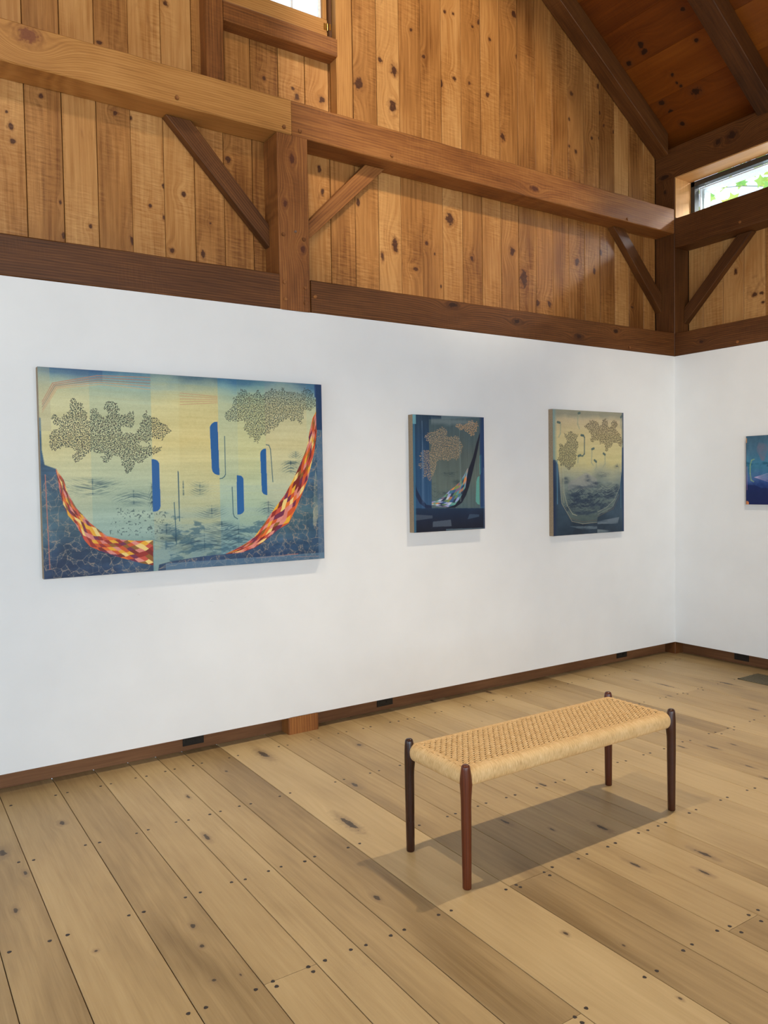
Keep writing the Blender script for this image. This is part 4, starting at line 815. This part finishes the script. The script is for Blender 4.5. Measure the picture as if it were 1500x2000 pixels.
# --- dark blue painting
a0, a1, c0, c1 = -2.745, -2.144, 1.166, 1.9315
p = Paint(a1-a0, c1-c0, .0015, 8)
n1 = p.noise(60, 3, 3, .6)-.5; n2 = p.noise(5, 5, 4)-.5
p.a = p.grad([(0, (34, 62, 92)), (.2, (44, 80, 118)), (.5, (34, 74, 112)), (.8, (34, 66, 98)), (1, (38, 62, 84))], p.v+n2*.1)+(n1*22)[..., None]
m = p.mask(S['p2slate'], 1)[..., None]; p.a = p.a*(1-m)+m*(p.grad([(.15, (74, 96, 104)), (.4, (92, 106, 102)), (.7, (80, 92, 92)), (1, (66, 88, 98))], p.v+n2*.2)+(n1*18)[..., None])
p.over(np.clip(1-np.abs(p.v-.95)*30+n2*2, 0, 1)*(p.u > .25)*(p.u < .85), (132, 144, 146), .5)
p.ink(S['p2ink'], (32, 52, 60), .75, 4, .6)
p.leaves(S['p2c1'], .0094, .0096, .0036, [(176, 148, 112), (156, 134, 106), (190, 164, 126)], .9); p.leaves(S['p2c2'], .0094, .0096, .0038, [(190, 150, 104), (206, 166, 120)], .95)
p.over(p.mask(S['p2bowl'], 1), (18, 22, 42), .95); p.over(p.mask(S['p2bowlL'], 1), (20, 34, 66), .85)
PALB = [(64, 118, 140), (214, 136, 76), (100, 130, 96), (150, 160, 206), (58, 92, 140), (120, 104, 132), (96, 158, 148), (172, 116, 90), (124, 144, 84), (186, 196, 214), (40, 60, 84), (84, 150, 160)]
p.band(S['p2mu'], S['p2ml'], 9, 9, PALB, 1.)
m = p.mask(S['p2dark'], 1)[..., None]; p.a = p.a*(1-m)+m*(p.grad([(0, (16, 22, 40)), (.12, (20, 34, 60)), (.2, (24, 48, 78))], p.v)+(n2*14)[..., None])
for k, c in (('p2b1', (70, 82, 100)), ('p2b2', (84, 96, 112)), ('p2b3', (60, 80, 104)), ('p2b4', (92, 112, 124)), ('p2b5', (104, 124, 132))): p.over(p.mask(S[k], 1), c, .8)
for k in ('p2t1', 'p2t2'): p.over(p.mask(S[k]), (92, 158, 150))
V = [q[0] for q in S['p2v']]
for u_, w_, c, al, lo, hi in ((V[1], .006, (120, 140, 165), .5, .25, .95), (V[2]-.01, .02, (80, 110, 150), .35, .2, .7), (V[4], .008, (130, 150, 150), .5, .25, .9), (.965, .03, (28, 56, 104), .85, .2, 1.), (.985, .006, (96, 116, 150), .7, .0, .55)):
    p.over((np.abs(p.u-u_) < w_)*(p.v > lo)*(p.v < hi)*np.clip(.7+n1*2, 0, 1), c, al)
p.over((p.u < .03)*1., (60, 112, 140), .8); p.over((p.u < .045)*(p.v > .92)*1., (110, 164, 176), .9)
o = canvas(a0, a1, c0, c1, .048, 'y', 'small dark blue painting with pale branches and a pastel patchwork curve')
p.build('painted_surface', o, lambda u, v: np.stack([a0+.0005+(a1-a0-.001)*u, -.0486+0*u, c0+.0005+(c1-c0-.001)*v], -1))

# --- cream and navy painting near the corner
d0, d1, e0, e1 = -1.4797, -.7007, 1.080, 2.0153
p = Paint(d1-d0, e1-e0, .0017, 11)
n1 = p.noise(5, 50, 4, .6)-.5; n2 = p.noise(6, 6, 4)-.5
p.a = p.grad([(0, (48, 72, 88)), (.12, (80, 96, 96)), (.3, (104, 120, 118)), (.42, (128, 140, 132)), (.50, (164, 166, 142)), (.58, (200, 192, 140)), (.8, (204, 190, 142)), (.94, (190, 176, 144)), (1, (150, 148, 128))], p.v+n2*.1)+(n1*20)[..., None]
p.over(np.clip(1-np.abs(p.v-.97+n2*.05)*22, 0, 1), (120, 128, 118), .5)
p.over(p.mask([(.2, .42), (.45, .50), (.6, .45), (.6, .38), (.2, .36)], 6), (150, 152, 150), .6)
p.over(np.clip((p.noise(9, 34, 4, .65)-.47)*5, 0, 1)*np.clip((.43-p.v)*9, 0, 1)*np.clip((p.u-.15)*9, 0, 1), (42, 60, 80), .85)
p.ink(S['p3ink'], (28, 44, 66), .95, 7, .7); p.ink(S['p3ink'], (34, 50, 74), .6, 5, 1.1)
for k in ('p3edgeL', 'p3edgeR'):
    m = (p.mask(S[k], 3))[..., None]; p.a = p.a*(1-m)+m*(p.grad([(0, (30, 48, 66)), (.15, (44, 66, 84)), (.4, (52, 76, 98)), (1, (60, 84, 110))], p.v+n2*.2)+(n2*40)[..., None])
p.over(np.clip((.055-p.u)*26, 0, 1)*(p.v > .58), (118, 150, 152), .8); p.over(np.clip((.05-p.u)*26, 0, 1)*(p.v < .6), (26, 44, 80), .8)
p.over(np.clip((p.u-.965)*32, 0, 1)*1., (36, 62, 104), .85); p.over((np.abs(p.u-.055) < .006)*(p.v > .25)*(p.v < .6), (92, 140, 168), .7); p.over((np.abs(p.u-.955) < .004)*(p.v > .2)*(p.v < .5), (84, 130, 160), .7)
for i, l in enumerate(S['p3lines']): p.stroke(l, .006 if i in (1, 2) else .005, [(168, 158, 132), (176, 176, 148), (160, 152, 124), (150, 154, 142), (96, 84, 76), (128, 132, 124), (96, 84, 76)][i], .7)
for i, l in enumerate(S['p3hooks']): p.stroke(l, .012, (156, 162, 138) if i != 3 else (70, 92, 96), .65); p.stroke(l[:2], .018, (70, 92, 92), .8)
for k, c in (('p3b1', (140, 154, 160)), ('p3b2', (112, 126, 138)), ('p3b3', (128, 142, 146))): p.over(p.mask(S[k], 2)*np.clip(.8+n1*2, 0, 1), c, .8)
p.leaves(S['p3c1'], .0086, .0090, .0046, [(62, 66, 56), (52, 60, 60), (78, 74, 62)], .9); p.leaves(S['p3c2'], .0086, .0090, .0046, [(64, 58, 46), (80, 64, 50), (58, 54, 46)], .9)
o = canvas(d0, d1, e0, e1, .043, 'y', 'small cream and navy painting with grey foliage, nearest the corner')
p.build('painted_surface', o, lambda u, v: np.stack([d0+.0005+(d1-d0-.001)*u, -.0436+0*u, e0+.0005+(e1-e0-.001)*v], -1))

# --- blue painting on the right wall, running out of the picture
h0, h1, k0, k1 = -.659, -1.45, 1.283, 1.808
p = Paint(h0-h1, k1-k0, .0021, 15)
n1 = p.noise(20, 6, 3)-.5; n2 = p.noise(12, 6, 4)-.5
p.a = p.grad([(0, (24, 30, 96)), (.15, (16, 40, 92)), (.28, (30, 58, 118)), (.36, (72, 104, 160)), (.5, (56, 116, 148)), (.62, (70, 130, 164)), (.8, (72, 112, 140)), (1, (58, 92, 116))], p.v+n2*.12)+(n1*26)[..., None]
f = .73
def sc(P): return [(q[0]*(1.09/.791), q[1]) for q in P]
p.over(p.mask(sc(S['p4g']), 4)*np.clip(.6+n2*2, 0, 1), (124, 108, 128), .8)
p.over(p.mask(sc(S['p4d']), 2), (16, 32, 84), .75); p.over(np.clip(1-np.abs(p.v-.60+n2*.05)*30, 0, 1)*np.clip(n1*4+.7, 0, 1), (14, 76, 100), .8); p.over(np.clip(1-np.abs(p.v-.565+n1*.04)*40, 0, 1)*np.clip(n2*6+.6, 0, 1), (14, 60, 90), .7)
p.stroke(sc(S['p4y']), .010, (140, 170, 130), .7); p.stroke(sc(S['p4p']), .004, (176, 130, 168), .8)
F4 = sc(S['p4f'])
for t in np.linspace(0, 1, 6): p.stroke([F4[0], (F4[1][0]+.3*0, F4[1][1]*(1-t)+F4[2][1]*t)], .003, (186, 170, 206), .8)
p.over((np.hypot((p.u-.012)*p.w, (p.v-.02)*p.h) < .016)*1., (224, 140, 80), .9); p.over((p.u < .010)*(p.v > .90)*(p.v < .97)*1., (200, 140, 84), .9); p.over((p.u < .006)*(p.v < .9)*1., (12, 14, 34), .8)
o = canvas(h0, h1, k0, k1, .030, 'x', 'vivid blue painting on the right-hand wall, cut off by the photo edge')
p.build('painted_surface', o, lambda u, v: np.stack([-.0306+0*u, h0-.0005-(h0-h1-.001)*u, k0+.0005+(k1-k0-.001)*v], -1))

# ------------------------------------------------------------------ light
W = bpy.data.worlds.new('sky'); scene.world = W; W.use_nodes = True
nt = W.node_tree; bg = nt.nodes['Background']; tcw = nt.nodes.new('ShaderNodeTexCoord'); nzw = nt.nodes.new('ShaderNodeTexNoise'); nzw.inputs['Scale'].default_value = 3.; nzw.inputs['Detail'].default_value = 4
crw = nt.nodes.new('ShaderNodeValToRGB'); crw.color_ramp.elements[0].position = .40; crw.color_ramp.elements[0].color = (.62, .80, 1., 1); crw.color_ramp.elements[1].position = .58; crw.color_ramp.elements[1].color = (.95, .98, 1., 1)
nt.links.new(tcw.outputs['Generated'], nzw.inputs['Vector']); nt.links.new(nzw.outputs[0], crw.inputs[0]); nt.links.new(crw.outputs[0], bg.inputs[0])
bg.inputs[1].default_value = 2.2

def area(name, loc, target, sx_, sy_, power, col, spread=180):
    L = bpy.data.lights.new(name, 'AREA'); L.shape = 'RECTANGLE'; L.size = sx_; L.size_y = sy_; L.energy = power; L.color = col; L.spread = math.radians(spread)
    o = bpy.data.objects.new(name, L); o.location = loc; o.rotation_euler = (Vector(target)-Vector(loc)).to_track_quat('-Z', 'Y').to_euler(); COL.objects.link(o); return o
def spot(name, loc, target, power, col, ang, blend=.5, r=.03):
    L = bpy.data.lights.new(name, 'SPOT'); L.energy = power; L.color = col; L.spot_size = math.radians(ang); L.spot_blend = blend; L.shadow_soft_size = r
    o = bpy.data.objects.new(name, L); o.location = loc; o.rotation_euler = (Vector(target)-Vector(loc)).to_track_quat('-Z', 'Y').to_euler(); COL.objects.link(o); return o
COOL = (.66, .85, 1.); WARM = (1., .84, .62); NEU = (1., .95, .88)
# daylight through the tall openings behind the camera
area('daylight_left', (XL+.1, -6.0, 1.5), (-1, -3, 1.3), 2.9, 2.3, 19, COOL)
area('daylight_left', (XL+.1, -2.3, 1.5), (-1, -2.3, 1.3), 2.9, 2.3, 19, COOL)
area('daylight_back', (-7.0, YB+.1, 1.6), (-5., 0, 1.7), 3.0, 2.2, 112, COOL, 150)
area('daylight_back', (-2.9, YB+.1, 1.6), (-3, 0, 1.5), 3.2, 2.2, 46, NEU, 150)
area('clerestory_daylight', (.95, -1.35, 4.45), (-.6, 0, 3.4), .45, .45, 150, (.95, .97, 1.))
area('clerestory_daylight', (.32, -3.0, 3.85), (-4, -3.0, 2.2), 4.8, .3, 16, COOL)
# ceiling track lamps, with one added fill spot for the corner
spot('ceiling_lamp_or_fill', (-1.9, -1.80, 4.5), (-3.0, -1.85, 0), 300, WARM, 76, .6, .035)
spot('ceiling_lamp_or_fill', (-5.0, -1.80, 4.7), (-3.4, -1.85, 0), 215, WARM, 62, .6, .035)
spot('ceiling_lamp_or_fill', (-3.2, -3.3, 5.7), (-2.3, .19, 3.95), 400, WARM, 40, .5, .12)
spot('ceiling_lamp_or_fill', (-2.4, -3.1, 4.8), (.1, -.15, 1.0), 330, (1., .86, .66), 42, 1., .12)  # added fill that brightens the corner walls, not a known lamp
spot('ceiling_lamp_or_fill', (-5.6, -3.4, 5.4), (-4.9, .19, 3.6), 150, WARM, 62, .7, .15)

# ------------------------------------------------------------------ camera
f_, yaw, pit, rol = 1519.97, .58023, -.036844, -.015807
fw = Vector((math.sin(yaw)*math.cos(pit), math.cos(yaw)*math.cos(pit), math.sin(pit))); rt_ = Vector((math.cos(yaw), -math.sin(yaw), 0)); up = rt_.cross(fw)
r2 = rt_*math.cos(rol)+up*math.sin(rol); u2 = up*math.cos(rol)-rt_*math.sin(rol)
cam = bpy.data.cameras.new('camera'); cam.sensor_fit = 'VERTICAL'; cam.sensor_height = 24.; cam.lens = 24.*f_/2000.; cam.clip_start = .05
co = bpy.data.objects.new('camera', cam); mw = Matrix((r2, u2, -fw)).transposed().to_4x4(); mw.translation = Vector((-5.66614, -4.15291, 1.49)); co.matrix_world = mw
COL.objects.link(co); scene.camera = co
vs_ = scene.view_settings; vs_.view_transform = 'Standard'; vs_.look = 'None'; vs_.gamma = 1.; vs_.use_curve_mapping = False; vs_.exposure = 0.
scene.cycles.max_bounces = 8; scene.cycles.diffuse_bounces = 4; scene.cycles.sample_clamp_indirect = 8.
